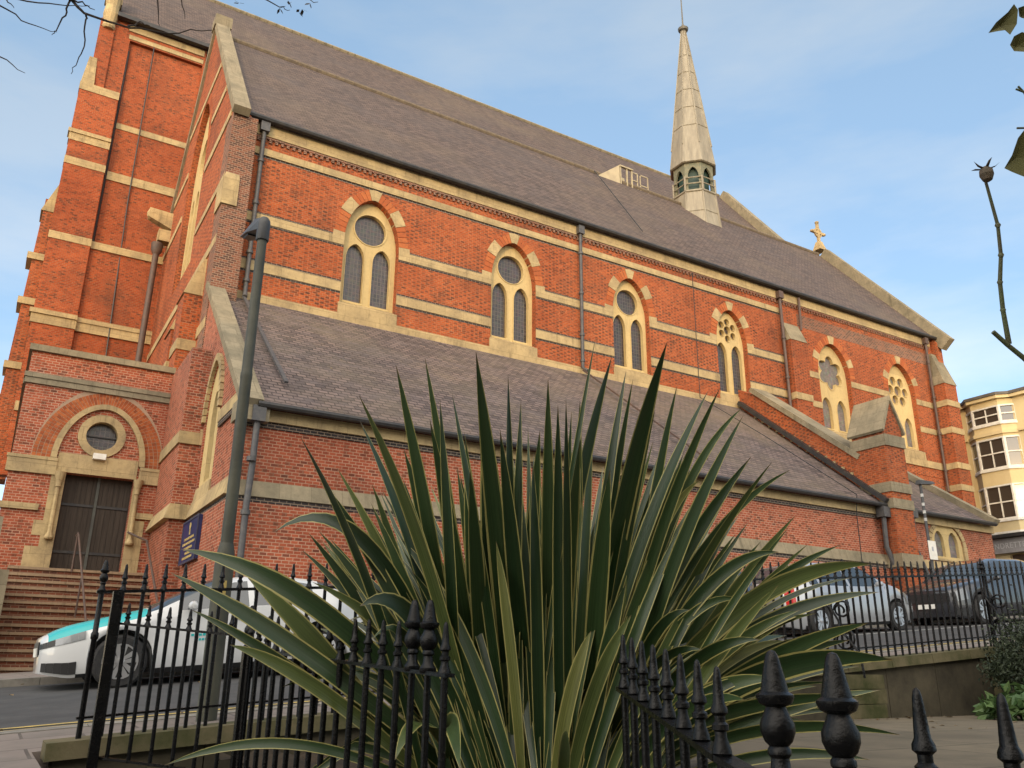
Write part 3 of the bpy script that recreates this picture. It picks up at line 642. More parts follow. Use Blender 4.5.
pipe([(4.55,18.76,5.66),(4.55,18.78,4.3),(4.5,18.72,3.4),(4.5,18.72,-.5)],.075,PIPE,(4.4,3.2,1.5))
pipe([(26.75,18.7,5.62),(26.75,18.75,4.2),(27.05,18.68,3.4),(27.05,18.68,1.2)],.09,PIPE,(3.1,))
pipe([(28.45,18.7,5.75),(28.45,18.75,4.3),(28.8,18.68,3.4),(28.8,18.68,1.2)],.07,PIPE,(3.1,))
# ------------------------------------------------------------------ raking wall and big buttress at the chancel step
b = MB().box(26.95,18.4,-1,28.05,19.8,8.0); b.build('pier', BRICK, CH)
b = MB()
for z,h in ((5.55,.35),(6.15,.35),(7.85,.42)): b.box(26.91,18.35,z,28.09,19.85,z+h)
b.box(26.9,18.3,3.5,28.1,19.5,3.95)
b.build('pier_band', STONEG, CH)
b = MB().plate([(26.97,8.27),(28.03,8.27),(28.03,8.62),(27.5,9.75),(26.97,8.62)], [], lambda u,v,d:(u,18.42+d,v), 0, 1.36); b.build('pier_head', BRICK, CH)
b = MB()
for sg in (-1,1):
    b.hexa([(27.5+sg*.0,18.33,9.83),(27.5+sg*.66,18.33,8.44),(27.5+sg*.60,18.33,8.36),(27.5,18.33,9.66),(27.5+sg*.0,19.9,9.83),(27.5+sg*.66,19.9,8.44),(27.5+sg*.60,19.9,8.36),(27.5,19.9,9.66)])
b.build('pier_cap', STONEG, CH)
b = MB().plate([(19.75,5.5),(25.3,9.8),(25.3,11.9),(24.2,11.3),(19.75,7.7)], [], fW(27.0), 0, .8); b.build('raking_wall', BRICK, CH)
coping((19.6,7.55),(24.6,11.6),-.1,.9,.2,X=27.0).build('raking_coping', STONEG, CH)
b = MB()
for i in range(13):
    t_ = i/13; y = 19.9+4.7*t_; z = 6.9+3.7*t_; b.box(26.93,y,z,27.0,y+.2,z+.22)
b.build('stepped_corbel', STONE, CH)
b = coping((18.6,5.75),(25.2,11.15),-.25,.02,.16,X=27.0); b.build('lead_flashing', GUT, CH)
# chancel lean-to
MB().plate([(28.0,-1),(33.9,-1),(33.9,5.62),(28.0,5.62)], [arch(30.8,.98,4.06,4.6,5.42,12,1.9)], fS(AY), 0, .45).build('vestry_wall', BRICKA, CH)
wr = MB().plate(arch(30.8,1.0,4.05,4.6,5.44,12,1.9), [foil(30.36,4.98,.24,3,30,.2),] if 0 else [lancet(30.36,.29,4.16,4.7,5.12),lancet(31.24,.29,4.16,4.7,5.12)], fS(AY), .03, .2).build('vestry_window', WINST, CH)
MB().plate(arch(30.8,1.0,4.05,4.6,5.44,12,1.9), [], fS(AY), .14, .17).build('glass', MESH, wr)
bb, bs = MB(), MB(); vous(bs,bb,30.8,.98,4.6,5.42,.2,fS(AY),(),14,1.9,-.04,.1); bs.build('arch_stone', STONE, wr)
b = MB().box(29.7,18.93,3.98,31.9,19.1,4.06); b.box(29.62,18.95,4.06,29.83,19.1,4.6); b.box(31.77,18.95,4.06,31.98,19.1,4.6); b.build('sill', STONE, wr)
b = MB(); b.hexa([(28.05,18.86,3.62),(34.0,18.86,3.62),(34.0,19.1,3.62),(28.05,19.1,3.62),(28.05,18.97,3.95),(34.0,18.97,3.95),(34.0,19.1,3.95),(28.05,19.1,3.95)]); b.box(28.05,18.9,5.3,33.95,19.2,5.58); b.build('string_course', STONE, CH)
roof(28.1,33.7,18.72,5.66,25.3,10.3,.12).build('vestry_roof', SLATE, CH)
MB().tube([(28.1,18.66,5.62),(33.7,18.66,5.62)],.085,8).build('gutter', GUT, CH)
coping((18.7,5.6),(25.2,10.35),-.28,.12,.24,X=33.8).build('verge_coping', STONEG, CH)
MB().plate([(19.46,-1),(25.28,-1),(25.28,10.2),(19.46,5.9)], [], fW(33.43), 0, .45).build('vestry_east_wall', BRICKA, CH)
# ------------------------------------------------------------------ tall nave behind
NY = 38.0
MB().plate([(-.1,7),(4.7,7),(4.7,29.5),(-.1,29.5)], [[(1.22,17.7),(4.6,17.7),(4.6,28.55),(1.22,28.55)]], fS(NY), 0, .22).build('nave_wall', BRICKT, CH)
MB().box(-.1,NY+.2,7,46.6,NY+.6,29.45).build('nave_wall', BRICKT, CH)
MB().box(-.1,NY+.6,7,.4,50,29.4).build('nave_west_wall', BRICKT, CH)
MB().plate([(NY,20),(50,20),(50,29.6),(44,37.4),(NY,29.6)], [], fW(46.3), 0, .4).build('nave_east_wall', STONE, CH)
b = MB(); b.box(-.45,NY-.22,7,1.18,NY+.3,25.0); b.box(-.15,NY-.1,25.0,.5,NY+.3,29.2); b.build('corner_buttress', BRICKT, CH)
b = MB()
for z,h,p in ((24.95,.4,.25),(22.62,.18,.32),(22.25,.37,.26),(21.05,.36,.25),(17.34,.34,.25),(13.82,.2,.36),(13.42,.4,.28)): b.box(-.46-(p-.24),NY-p,z,1.2,NY+.3,z+h)
b.hexa([(-.45,NY-.22,25.35),(.1,NY-.22,25.35),(.1,NY+.3,25.35),(-.45,NY+.3,25.35),(-.3,NY-.1,26.9),(.02,NY-.1,26.9),(.02,NY+.3,26.9),(-.3,NY+.3,26.9)])
b.build('buttress_band', STONE, CH)
b = MB()
b.box(1.2,NY-.06,17.7-.0,4.65,NY+.3,18.2) if 0 else None
for z,h,p in ((23.72,.30,.02),(20.98,.42,.04),(17.34,.34,.06),(13.82,.2,.2),(13.42,.4,.1)): b.box(1.2,NY+.2-p-.02 if z>18 else NY-.05-p*.5,z,4.6,NY+.4,z+h)
b.box(-.4,NY-.3,9.6,4.6,NY+.2,10.0)
b.build('nave_band', STONE, CH)
b = MB(); b.box(1.15,NY-.04,28.62,4.6,NY+.3,28.85); b.box(1.1,NY-.06,29.05,4.6,NY+.3,29.4); b.build('eaves_band', STONE, CH)
b = MB(); b.lathe([(.24,28.7),(.3,28.8),(.27,29.0),(.34,29.5),(.30,30.0),(.36,30.5),(.22,31.2)],(.22,NY-.05,0),12); b.box(-.15,NY-.1,30.3,.6,NY+.4,31.6); b.build('pinnacle', STONE, CH)
b = roof(.2,46.5,NY-.25,29.55,44.0,37.7,.2); q = roof(.2,46.5,50.25,29.55,44.0,37.7,.2); b.add(q.v,q.f); b.build('nave_roof', TILE, CH)
b = MB(); x = .3
while x < 46.3: b.tube([(x,44,37.72),(x+.5,44,37.72)],.15,6); x += .52
b.build('ridge_tiles', STONEG, CH)
MB().box(.5,NY-.42,29.42,46.4,NY-.22,29.62).build('gutter', GUT, CH)
b = coping((37.6,28.9),(44,37.3),-.3,.3,.85,X=46.7); b.build('gable_coping', STONEG, CH)
b = MB(); b.hexa([(-1.05,NY+.8,7),(-.2,NY+.8,7),(-.2,NY+2,7),(-1.05,NY+2,7),(-.85,NY+.8,19.6),(-.2,NY+.8,19.6),(-.2,NY+2,19.6),(-.85,NY+2,19.6)]); b.build('buttress', BRICK, CH)
b = MB(); b.hexa([(-.95,NY+.75,19.0),(-.2,NY+.75,19.0),(-.2,NY+2.05,19.0),(-.95,NY+2.05,19.0),(-.4,NY+.75,20.6),(-.2,NY+.75,20.6),(-.2,NY+2.05,20.6),(-.4,NY+2.05,20.6)])
for z in (11.6,14.5,16.6): b.box(-1.1,NY+.7,z,-.2,NY+2.05,z+.3)
b.build('buttress_cap', STONE, CH)
MB().tube([(2.3,NY-.0,28.9),(2.35,NY+.12,20),(2.5,NY-.1,14),(2.6,NY-.1,10)],.03,5).build('cable_and_shade_line', BLKP, CH)
MB().tube([(1.26,NY+.1,28.0),(1.26,NY+.1,15.0)],.05,5).build('cable_and_shade_line', BLKP, CH)  # dark strip standing in for the shadow line along the recess edge
# brown iron pipe and stone gargoyle by the west gable
MB().tube([(3.75,37.0,17.6),(3.72,37.0,8.6)],.13,10).lathe([(.13,-.2),(.24,0),(.26,.35),(.16,.4)],(3.75,37.0,17.5),10).build('drainpipe', PIPEB, CH, smooth=40)
b = MB(); b.hexa([(3.2,36.8,19.0),(4.25,36.8,18.6),(4.25,37.2,18.6),(3.2,37.2,19.0),(3.2,36.8,19.45),(4.25,36.8,19.4),(4.25,37.2,19.4),(3.2,37.2,19.45)]); b.lathe([(.1,-.25),(.2,-.12),(.23,.05),(.17,.2),(.05,.28)],(3.35,37,19.2),10); b.box(3.7,36.75,17.95,4.25,37.25,18.5); b.build('gargoyle', STONE, CH)
# ------------------------------------------------------------------ dormer hatch on the ridge
b = MB().plate([(24.4,25.5),(26.0,25.5),(26.0,26.75)], [], lambda u,v,d:(u,31.75+d,v), 0, .9); b.build('roof_hatch', noisy('hatch_board',(.42,.35,.23),(.34,.28,.19),3,.8), CH)
b = MB()
for x in (26.05,26.5,26.85): b.box(x,31.75,25.5,x+.07,31.82,26.75)
b.box(26.0,31.7,26.68,26.95,31.85,26.76); b.box(26.0,32.5,25.5,26.95,32.56,26.6)
for x,y in ((27.3,31.8),(27.5,31.8),(28.05,31.8)): b.box(x,y,25.4,x+.05,y+.05,26.66)
b.box(26.9,31.8,26.6,27.34,31.85,26.66); b.box(26.9,31.8,26.1,27.34,31.85,26.15); b.box(27.5,31.8,26.6,28.08,31.85,26.66); b.box(27.5,31.8,25.95,28.08,31.85,26.0)
b.build('hatch_railing', noisy('hatch_rail',(.40,.34,.22),(.30,.25,.17),4,.7), CH)
# ------------------------------------------------------------------ spire
SX = 31.75
def octp(r, z): return [(SX+r*math.cos(math.pi/8+k*math.pi/4), RY+r*math.sin(math.pi/8+k*math.pi/4), z) for k in range(8)]
b = MB()
def ring(b, prof):
    vs = []; 
    for r,z in prof: vs += octp(r,z)
    m = len(prof); fs = [(i*8+k, i*8+(k+1)%8, (i+1)*8+(k+1)%8, (i+1)*8+k) for i in range(m-1) for k in range(8)]
    fs += [tuple(range(8))[::-1], tuple(range((m-1)*8,m*8))]; b.add(vs, fs)
b = MB(); ring(b, [(1.74,22.0),(1.42,24.6),(1.27,26.3),(1.34,26.34),(1.34,26.42),(1.0,26.42)]); sp = b.build('spire', LEAD, CH)
b = MB(); ring(b, [(1.36,28.25),(1.44,28.3),(1.42,28.42),(1.27,29.6),(.12,38.7),(.1,38.8)]); b.build('spire_roof', LEAD, sp)
b = MB()
for k in range(8):       # standing seams
    a = math.pi/8+k*math.pi/4
    b.tube([(SX+1.275*math.cos(a),RY+1.275*math.sin(a),29.6),(SX+.14*math.cos(a),RY+.14*math.sin(a),38.7)],.045,5)
    b.tube([(SX+1.74*math.cos(a),RY+1.74*math.sin(a),22.0),(SX+1.42*math.cos(a),RY+1.42*math.sin(a),24.6),(SX+1.275*math.cos(a),RY+1.275*math.sin(a),26.3)],.05,5)
for z in (23.6,25.0,31,32.4,33.8,35.2,36.6):
    r = 1.27-(z-29.6)/9.1*1.15 if z>29 else (1.74-(z-22)/2.6*.32 if z<24.6 else 1.385)
    p = octp(r+.012,z); b.tube(p+[p[0]],.022,4,False)
b.build('lead_seams', LEAD, sp)
LOUV = noisy('dark_green_louvre', (.012,.035,.03), (.03,.06,.05), 3, .6)
b = MB(); ring(b, [(.93,26.4),(.93,28.3)]); b.build('louvre_core', LOUV, sp)
b = MB()
for k in range(8):
    p0 = Vector(octp(1.23,0)[k]); p1 = Vector(octp(1.23,0)[(k+1)%8]); d = p1-p0; L = d.length; d /= L; nn = Vector((d.y,-d.x,0))
    if nn.dot(p0-Vector((SX,RY,0))) < 0: nn = -nn
    b.plate([(0,26.42),(L,26.42),(L,28.27),(0,28.27)], [[(q[0],q[1]) for q in arch(L/2,.31,26.5,27.35,28.0,10,1.5)]], lambda u,v,dd: tuple(p0+d*u-nn*dd+Vector((0,0,v))), 0, .12)
b.build('belfry_arcade', noisy('greenish_timber',(.17,.155,.10),(.10,.11,.075),4,.7), sp)
b = MB()
for z in (26.85,27.25):
    p = octp(1.30,z); b.tube(p+[p[0]],.04,5,False)
for p in octp(1.30,26.4): b.tube([p,(p[0],p[1],27.3)],.06,6)
b.build('belfry_rail', LEAD, sp)
b = MB().lathe([(.02,38.6),(.3,38.75),(.34,38.9),(.22,39.0),(.1,39.15),(.05,39.3),(.035,41.5),(.02,41.6)],(SX,RY,0),12); b.build('spire_finial', noisy('finial_metal',(.12,.11,.09),(.08,.075,.06),6,.5), sp, smooth=40)

# ------------------------------------------------------------------ porch, door and steps
PY = 26.0; DX0, DX1, DZ0, DZ1 = 1.27, 3.02, 2.42, 5.06; dc = (DX0+DX1)/2
MB().plate([(-.12,-1),(3.66,-1),(3.66,8.4),(-.12,8.4)], [[(DX0,DZ0),(DX1,DZ0),(DX1,DZ1),(DX0,DZ1)],circ(2.0,6.2,.42)], fS(PY), 0, .5).build('porch_wall', BRICKA, CH)
MB().box(-.12,PY+.5,-1,.3,NY-.3,8.4).build('porch_wall', BRICKA, CH)
b = MB(); b.box(-.2,PY-.1,8.4,3.7,PY+.6,8.58); b.box(-.17,PY-.07,7.45,3.68,PY+.1,7.7); b.box(-.2,PY-.1,7.62,3.69,PY+.1,7.75); b.box(-.2,PY+.6,8.4,.35,NY-.4,8.58); b.box(-.2,PY+.1,7.45,.0,NY-.4,7.72); b.build('porch_coping', STONEG, CH)
b = MB(); b.box(-.2,PY-.08,4.95,1.0,PY+.1,5.33); b.box(-.22,PY-.1,5.33,1.0,PY+.1,5.42); b.box(3.12,PY-.08,4.95,3.66,PY+.1,5.33); b.box(3.12,PY-.1,5.33,3.66,PY+.1,5.42); b.box(3.1,PY-.08,3.95,3.66,PY+.1,4.12); b.box(-.2,PY-.08,3.95,.75,PY+.1,4.12); b.build('porch_band', STONE, CH)
b = MB(); b.box(.92,PY-.03,DZ0,1.265,PY+.4,4.6); b.box(.92,PY-.03,4.6,1.265,PY+.4,5.06); b.box(3.025,PY-.03,DZ0,3.45,PY+.4,3.9); b.box(3.025,PY-.028,3.9,3.2,PY+.4,5.06)
b.box(.6,PY-.02,DZ0,.92,PY+.3,3.0); b.box(.7,PY-.02,3.3,.92,PY+.3,3.7); b.build('door_jamb', STONE, CH)
MB().box(1.0,PY-.04,5.062,3.06,PY+.3,5.60).build('door_lintel', STONE, CH)
b = MB()
for x in (1.12,3.13):
    b.lathe([(.10,3.2),(.12,3.25),(.08,3.35),(.06,3.4),(.058,4.6),(.085,4.63),(.07,4.68),(.09,4.8),(.13,4.97),(.135,5.04)],(x,PY-.1,0),12)
b.build('door_column', STONE, CH, smooth=40)
def arch_ring(cx, hw, zs, zt, th, fn, d0, d1, p=1.9):
    o_ = arch(cx,hw+th,zs,zs,zt+th,24,p); i_ = arch(cx,hw,zs,zs,zt,24,p); lo = o_[2:]; li = i_[2:]
    pts = lo+li[::-1]
    return MB().plate(pts, [], fn, d0, d1)
pcx = 2.02
arch_ring(pcx,1.06,5.43,6.98,.15,fS(PY),-.10,.05).build('porch_arch', STONE, CH)
arch_ring(pcx,1.205,5.43,7.125,.49,fS(PY),-.003,.05).build('arch_mortar', noisy('mortar',(.36,.25,.17),(.28,.19,.13),8,.95,.2), CH)
bb, bs = MB(), MB()
for k_ in range(4): vous(bb,bs,pcx,1.22+.118*k_,5.43,7.14+.075*k_,.098,fS(PY),(),58,1.9,-.008-.0015*k_,.05)
bb.build('porch_arch_brick', VOUS, CH)
wr = MB().plate(circ(2.0,6.2,.62,32),[circ(2.0,6.2,.41,32)],fS(PY),-.05,.3).build('porch_window', STONE, CH)
MB().plate(circ(2.0,6.2,.43,32),[],fS(PY),.2,.23).build('glass', LGLASS, wr)
MB().box(1.6,PY+.15,6.185,2.4,PY+.2,6.215).build('glazing_bar', GUT, wr)
b = MB().box(1.85,PY-.2,5.5,2.18,PY-.02,5.66); b.build('porch_light', WHITE, CH)
dr = MB().box(DX0,PY+.3,DZ0,dc-.01,PY+.38,DZ1).box(dc+.01,PY+.3,DZ0,DX1,PY+.38,DZ1).build('door', OAK, CH)
b = MB(); x = DX0+.04
while x < DX1-.05: b.box(x,PY+.285,DZ0+.02,x+.125,PY+.302,DZ1-.02); x += .14
b.build('door_board', OAK, dr)
b = MB()
for z in (2.9,4.2): b.box(DX0+.03,PY+.26,z,dc-.05,PY+.286,z+.07); b.box(dc+.05,PY+.26,z,DX1-.03,PY+.286,z+.07)
b.build('door_hinge', GUT, dr)
MB().box(dc-.035,PY+.25,DZ0,dc+.035,PY+.31,DZ1).build('door_edge', noisy('grey_green_strip',(.07,.075,.065),(.05,.05,.045),6,.7), dr)
# steps
RISER = brick_mat('step_brick', (.20,.065,.035), (.13,.045,.028), (.06,.035,.025), (.24,.15,.10), .2, .6)
STEPN = 14; rise = (DZ0-.02+.24)/STEPN
bt, br = MB(), MB()
for i in range(STEPN):
    z1 = DZ0-.02-i*rise; y0 = 25.7-i*.30 if i else 25.35
    y0 = 25.35-i*.29
    br.box(.33+.0*i,y0+.02,-1.2-.01*i,3.62-.0*i,26.0 if i==0 else y0+.31,z1-.065)
    bt.box(.31,y0-.03,z1-.065,3.64,26.0 if i==0 else y0+.30,z1)
br.build('step_riser', RISER, CH); bt.build('step_tread', stone_mat('step_stone',(.29,.205,.13),(.17,.125,.085),(1.1,5),.7), CH)
b = MB().box(-.22,21.2,-1,.3,26.0,DZ0-.5) ; b.box(-.3,21.0,-1,.0,21.6,3.0); b.build('stair_side_wall', STONEG, CH)
b = MB()
b.tube([(1.75,25.5,3.3),(1.78,25.2,3.3),(2.0,21.4,.72),(2.0,21.35,.6)],.025,8)
for x,y,z in ((1.77,25.3,DZ0),(1.88,23.4,1.05),(1.99,21.6,0)): b.tube([(x,y,z-.1),(x,y,z+.95 if y>25 else z+.98)],.022,8)
b.build('step_handrail', PIPEB, CH)
b = MB().tube([(3.05,25.85,3.55),(3.3,25.6,3.4),(3.45,25.0,3.25),(3.55,22.0,1.2)],.03,8); b.tube([(3.55,22.0,1.2),(3.55,22.0,.1)],.025,8); b.build('step_handrail', PIPEB, CH)

# ------------------------------------------------------------------ notice board on the aisle's west wall
nb = empty('notice_board', (4.03,21.85,2.4), 'dark blue church notice board with gold lines of text on the brick west wall', 'notice board')
MB().box(3.97,20.95,2.40,4.055,22.75,3.44).build('board', BLUE, nb)
b = MB(); b.box(3.955,20.93,2.38,3.97,20.99,3.46); b.box(3.955,22.71,2.38,3.97,22.77,3.46); b.box(3.955,20.99,2.38,3.97,22.71,2.43); b.box(3.955,20.99,3.41,3.97,22.71,3.46); b.build('frame', noisy('board_frame',(.03,.035,.07),(.05,.05,.08),5,.5), nb)
b = MB(); b.lathe([(.001,-.004),(.09,-.004),(.09,.0)],(3.966,21.85,3.27),16,'x'); b.box(3.962,21.80,3.06,3.969,21.90,3.19)
rr = random.Random(3)
for z,a,c in ((2.98,21.3,22.4),(2.86,21.15,22.55),(2.74,21.4,22.3),(2.62,21.55,22.15),(2.51,21.3,22.4)):
    y = a
    while y < c:
        d = rr.uniform(.03,.06); b.box(3.962,y,z-.03,3.969,min(y+d,c),z+.03); y += d+rr.choice((.015,.015,.02,.05))
b.build('lettering', GOLD, nb)

# ------------------------------------------------------------------ railings
def finial_bar(b, x, y, z0, zr, h, r=.013, n=8):     # spear headed bar; zr = rail height, h = finial height above it
    b.lathe([(r,z0),(r,zr),(r*1.75,zr+.003),(r*1.6,zr+.014*h/.18),(r*1.05,zr+.034*h/.18),(r*1.0,zr+.046*h/.18),(r*1.45,zr+.050*h/.18),(r*1.45,zr+.060*h/.18),(r*.95,zr+.066*h/.18),(r*.95,zr+.078*h/.18),(r*1.5,zr+.084*h/.18),(r*1.45,zr+.093*h/.18),(r*1.05,zr+.103*h/.18),(r*.86,zr+.135*h/.18),(r*.64,zr+.165*h/.18),(r*.46,zr+.175*h/.18),(r*.15,zr+h)],(x,y,0),n)
def urn(b, x, y, zr, s=1.0, n=18):
    P = [(.026,-.002),(.030,.004),(.030,.016),(.020,.03),(.017,.055),(.022,.062),(.022,.07),(.018,.076),(.026,.084),(.0325,.100),(.0325,.116),(.024,.134),(.019,.146),(.031,.152),(.036,.163),(.036,.168),(.027,.174),(.0235,.190),(.0195,.210),(.0155,.228),(.0125,.240),(.008,.248),(.001,.251)]
    b.lathe([(r*s, zr+h*s) for r,h in P],(x,y,0),n)
# street railings on the low garden wall
FY = 6.2
def frz(x): return .455+.072*(x-.63)      # top rail height
def fbz(x): return -.43+.0745*(x-.62)
sf = empty('street_railings', (.63,FY,-.42), 'long run of black spear-headed railings on the low stone garden wall', 'railings')
b = MB(); b.bar((.6,FY,frz(.6)),(12.6,FY,frz(12.6)),.04,.018); b.bar((.6,FY,fbz(.6)+.12),(12.6,FY,fbz(12.6)+.12),.03,.014); b.build('rail', IRON, sf)
x = .757; i = 0
while x < 12.5 and i < 98:
    if abs(x-8.02) > .05 and abs(x-10.7) > .05:
        b = MB(); finial_bar(b, x, FY, fbz(x)-.02, frz(x), .178); o = b.build('picket', IRON, sf, smooth=35); i += 1
    x += .125
for x in (.63,8.02,10.7):
    b = MB(); b.lathe([(.017,fbz(x)-.02),(.017,frz(x)-.3),(.024,frz(x)-.29),(.024,frz(x)-.26),(.017,frz(x)-.25),(.017,frz(x))],(x,FY,0),10)
    urn(b, x, FY, frz(x), .82, 14); b.build('post', IRON, sf, smooth=35)
def scroll(b, c, r, turns, sgn=1, n=26, th=.010):
    pts = []
    for k in range(n+1):
        t_ = k/n; a = t_*turns*2*math.pi; rr_ = r*(1-.8*t_); pts.append((c[0]+sgn*rr_*math.sin(a)*.1, c[1]-rr_*math.cos(a)*1.0*.9, c[2]+rr_*math.sin(a)))
    b.tube(pts, th, 6)
for x in (7.7,10.65):
    b = MB(); z = fbz(x)
    b.tube([(x,FY-.02,frz(x)-.28),(x,FY-.12,frz(x)-.45),(x,FY-.12,z+.35),(x,FY-.34,z+.08),(x,FY-.36,z-.15)],.012,6)
    for cz,rr_ in ((frz(x)-.34,.10),(z+.22,.13),(z+.02,.08)):
        pts = [(x+.03*math.sin(k*.3), FY-.17+rr_*(1-.75*k/24)*math.cos(k*.45), cz+rr_*(1-.75*k/24)*math.sin(k*.45)) for k in range(25)]
        b.tube(pts,.011,6)
    b.build('scroll_bracket', IRON, sf, smooth=60)
# low stone wall
gw_ = empty('garden_wall', (.6,FY,-.45), 'low mossy stone garden wall carrying the street railings', 'wall')
b = MB()
def seg(b, x0, x1, y0, y1, zb, dz=0, n=1):
    for k in range(n):
        a = x0+(x1-x0)*k/n; c = x0+(x1-x0)*(k+1)/n-(.008 if n>1 else 0)
        b.hexa([(a,y0,zb),(c,y0,zb),(c,y1,zb),(a,y1,zb),(a,y0,fbz(a)+dz),(c,y0,fbz(c)+dz),(c,y1,fbz(c)+dz),(a,y1,fbz(a)+dz)])
seg(b,.5,12.8,FY-.10,FY+.14,-.9,-.10,14); b.build('wall_face', REND, gw_)
b = MB(); seg(b,.45,12.85,FY-.15,FY+.18,-.3,0,17)
b2 = MB()
for k in range(17):
    a = .45+12.4*k/17; c = .45+12.4*(k+1)/17-.008
    b2.hexa([(a,FY-.15,fbz(a)-.1),(c,FY-.15,fbz(c)-.1),(c,FY+.18,fbz(c)-.1),(a,FY+.18,fbz(a)-.1),(a,FY-.14,fbz(a)),(c,FY-.14,fbz(c)),(c,FY+.17,fbz(c)),(a,FY+.17,fbz(a))])
b2.build('coping_stone', MOSS, gw_)
b = MB(); 
for x0,x1,zt in ((7.55,8.25,.0),(10.35,10.95,.03)):
    z = -.5
    for k in range(3):
        z1 = -.45+(fbz(x0)+.45-.1)*(k+1)/3; b.box(x0+.02*(k%2),FY-.19,z,x1-.02*((k+1)%2),FY+.1,z1-.006); z = z1
b.build('wall_pier', MOSS, gw_)
# gate leaf folded against the wall, with short spear heads
gt = empty('garden_gate', (.69,5.75,-.6), 'low black iron gate folded open inside the left end of the street railings', 'gate')
b = MB().bar((.68,5.78,-.7),(.68,5.78,.43),.055); b.build('gate_post', IRON, gt)
p0 = Vector((.70,5.8,.245)); p1 = Vector((1.33,5.3,.175))
b = MB().bar(p0,p1,.03,.014); b.bar(p0-Vector((0,0,.75)),p1-Vector((0,0,.75)),.03,.014); b.build('gate_rail', IRON, gt)
for k in range(6):
    p = p0.lerp(p1,(k+.5)/6); b = MB(); finial_bar(b,p.x,p.y,p.z-.76,p.z,.125,.0115); b.build('picket', IRON, gt, smooth=35)

# left near railing
lf = empty('near_railing', (1.3,3.8,-.6), 'near black railings left of the flax, ending in a pair of urn posts', 'railings')
A = Vector((1.385,2.69,-.022)); B = Vector((1.235,4.75,.09))
b = MB().bar(A,B,.04,.013); b.bar(A-Vector((0,0,.72)),B-Vector((0,0,.72)),.04,.013); b.build('rail', IRON, lf)
L = (B-A).length; d = (B-A)/L; s = .035; k = 0
while s < L:
    p = A+d*s
    b = MB()
    if k in (1,2): b.lathe([(.013,p.z-.75),(.013,p.z)],(p.x,p.y,0),8); urn(b,p.x,p.y,p.z,1.0); b.build('urn_post', IRON, lf, smooth=35)
    else: finial_bar(b,p.x,p.y,p.z-.75,p.z,.175,.013,10); b.build('picket', IRON, lf, smooth=35)
    s += .115 if k in (0,1,2) else .128; k += 1
p = B; b = MB().bar((p.x,p.y,p.z-.9),(p.x,p.y,p.z),.05); urn(b,p.x,p.y,p.z,.9); b.build('corner_post', IRON, lf, smooth=35)
# right near railing
rf = empty('near_railing', (1.6,1.9,-.7), 'near black railings at bottom right with two big urn posts', 'railings')
NR_PTS = [(1.95,2.46,-.065),(1.40,1.44,-.175)]
A = Vector(NR_PTS[0]); B = Vector(NR_PTS[1]); L = (B-A).length; d = (B-A)/L
U1 = Vector((1.339,1.224,-.216)); U2 = Vector((1.322,1.066,-.222)); E1 = Vector((1.344,.923,-.209)); E2 = Vector((1.404,.817,-.215)); E3 = Vector((1.465,.722,-.221))
b = MB(); pts = [A-d*.05,B,U1,U2,E1,E2,E3]
for i in range(len(pts)-1): b.bar(pts[i],pts[i+1],.045,.014)
for i in range(len(pts)-1): b.bar(pts[i]-Vector((0,0,.6)),pts[i+1]-Vector((0,0,.6)),.04,.013)
b.build('rail', IRON, rf)
for k in range(8):
    p = A.lerp(B,k/7); b = MB(); finial_bar(b,p.x,p.y,p.z-.65,p.z+.006,.18,.0125,14); b.build('picket', IRON, rf, smooth=35)
for p in (U1,U2):
    b = MB().lathe([(.014,p.z-.65),(.014,p.z+.004)],(p.x,p.y,0),10); urn(b,p.x,p.y,p.z+.006,1.0,28); b.build('urn_post', IRON, rf, smooth=35)
for p in (E1,E2,E3):
    b = MB(); finial_bar(b,p.x,p.y,p.z-.65,p.z+.006,.18,.0125,18); b.build('picket', IRON, rf, smooth=35)

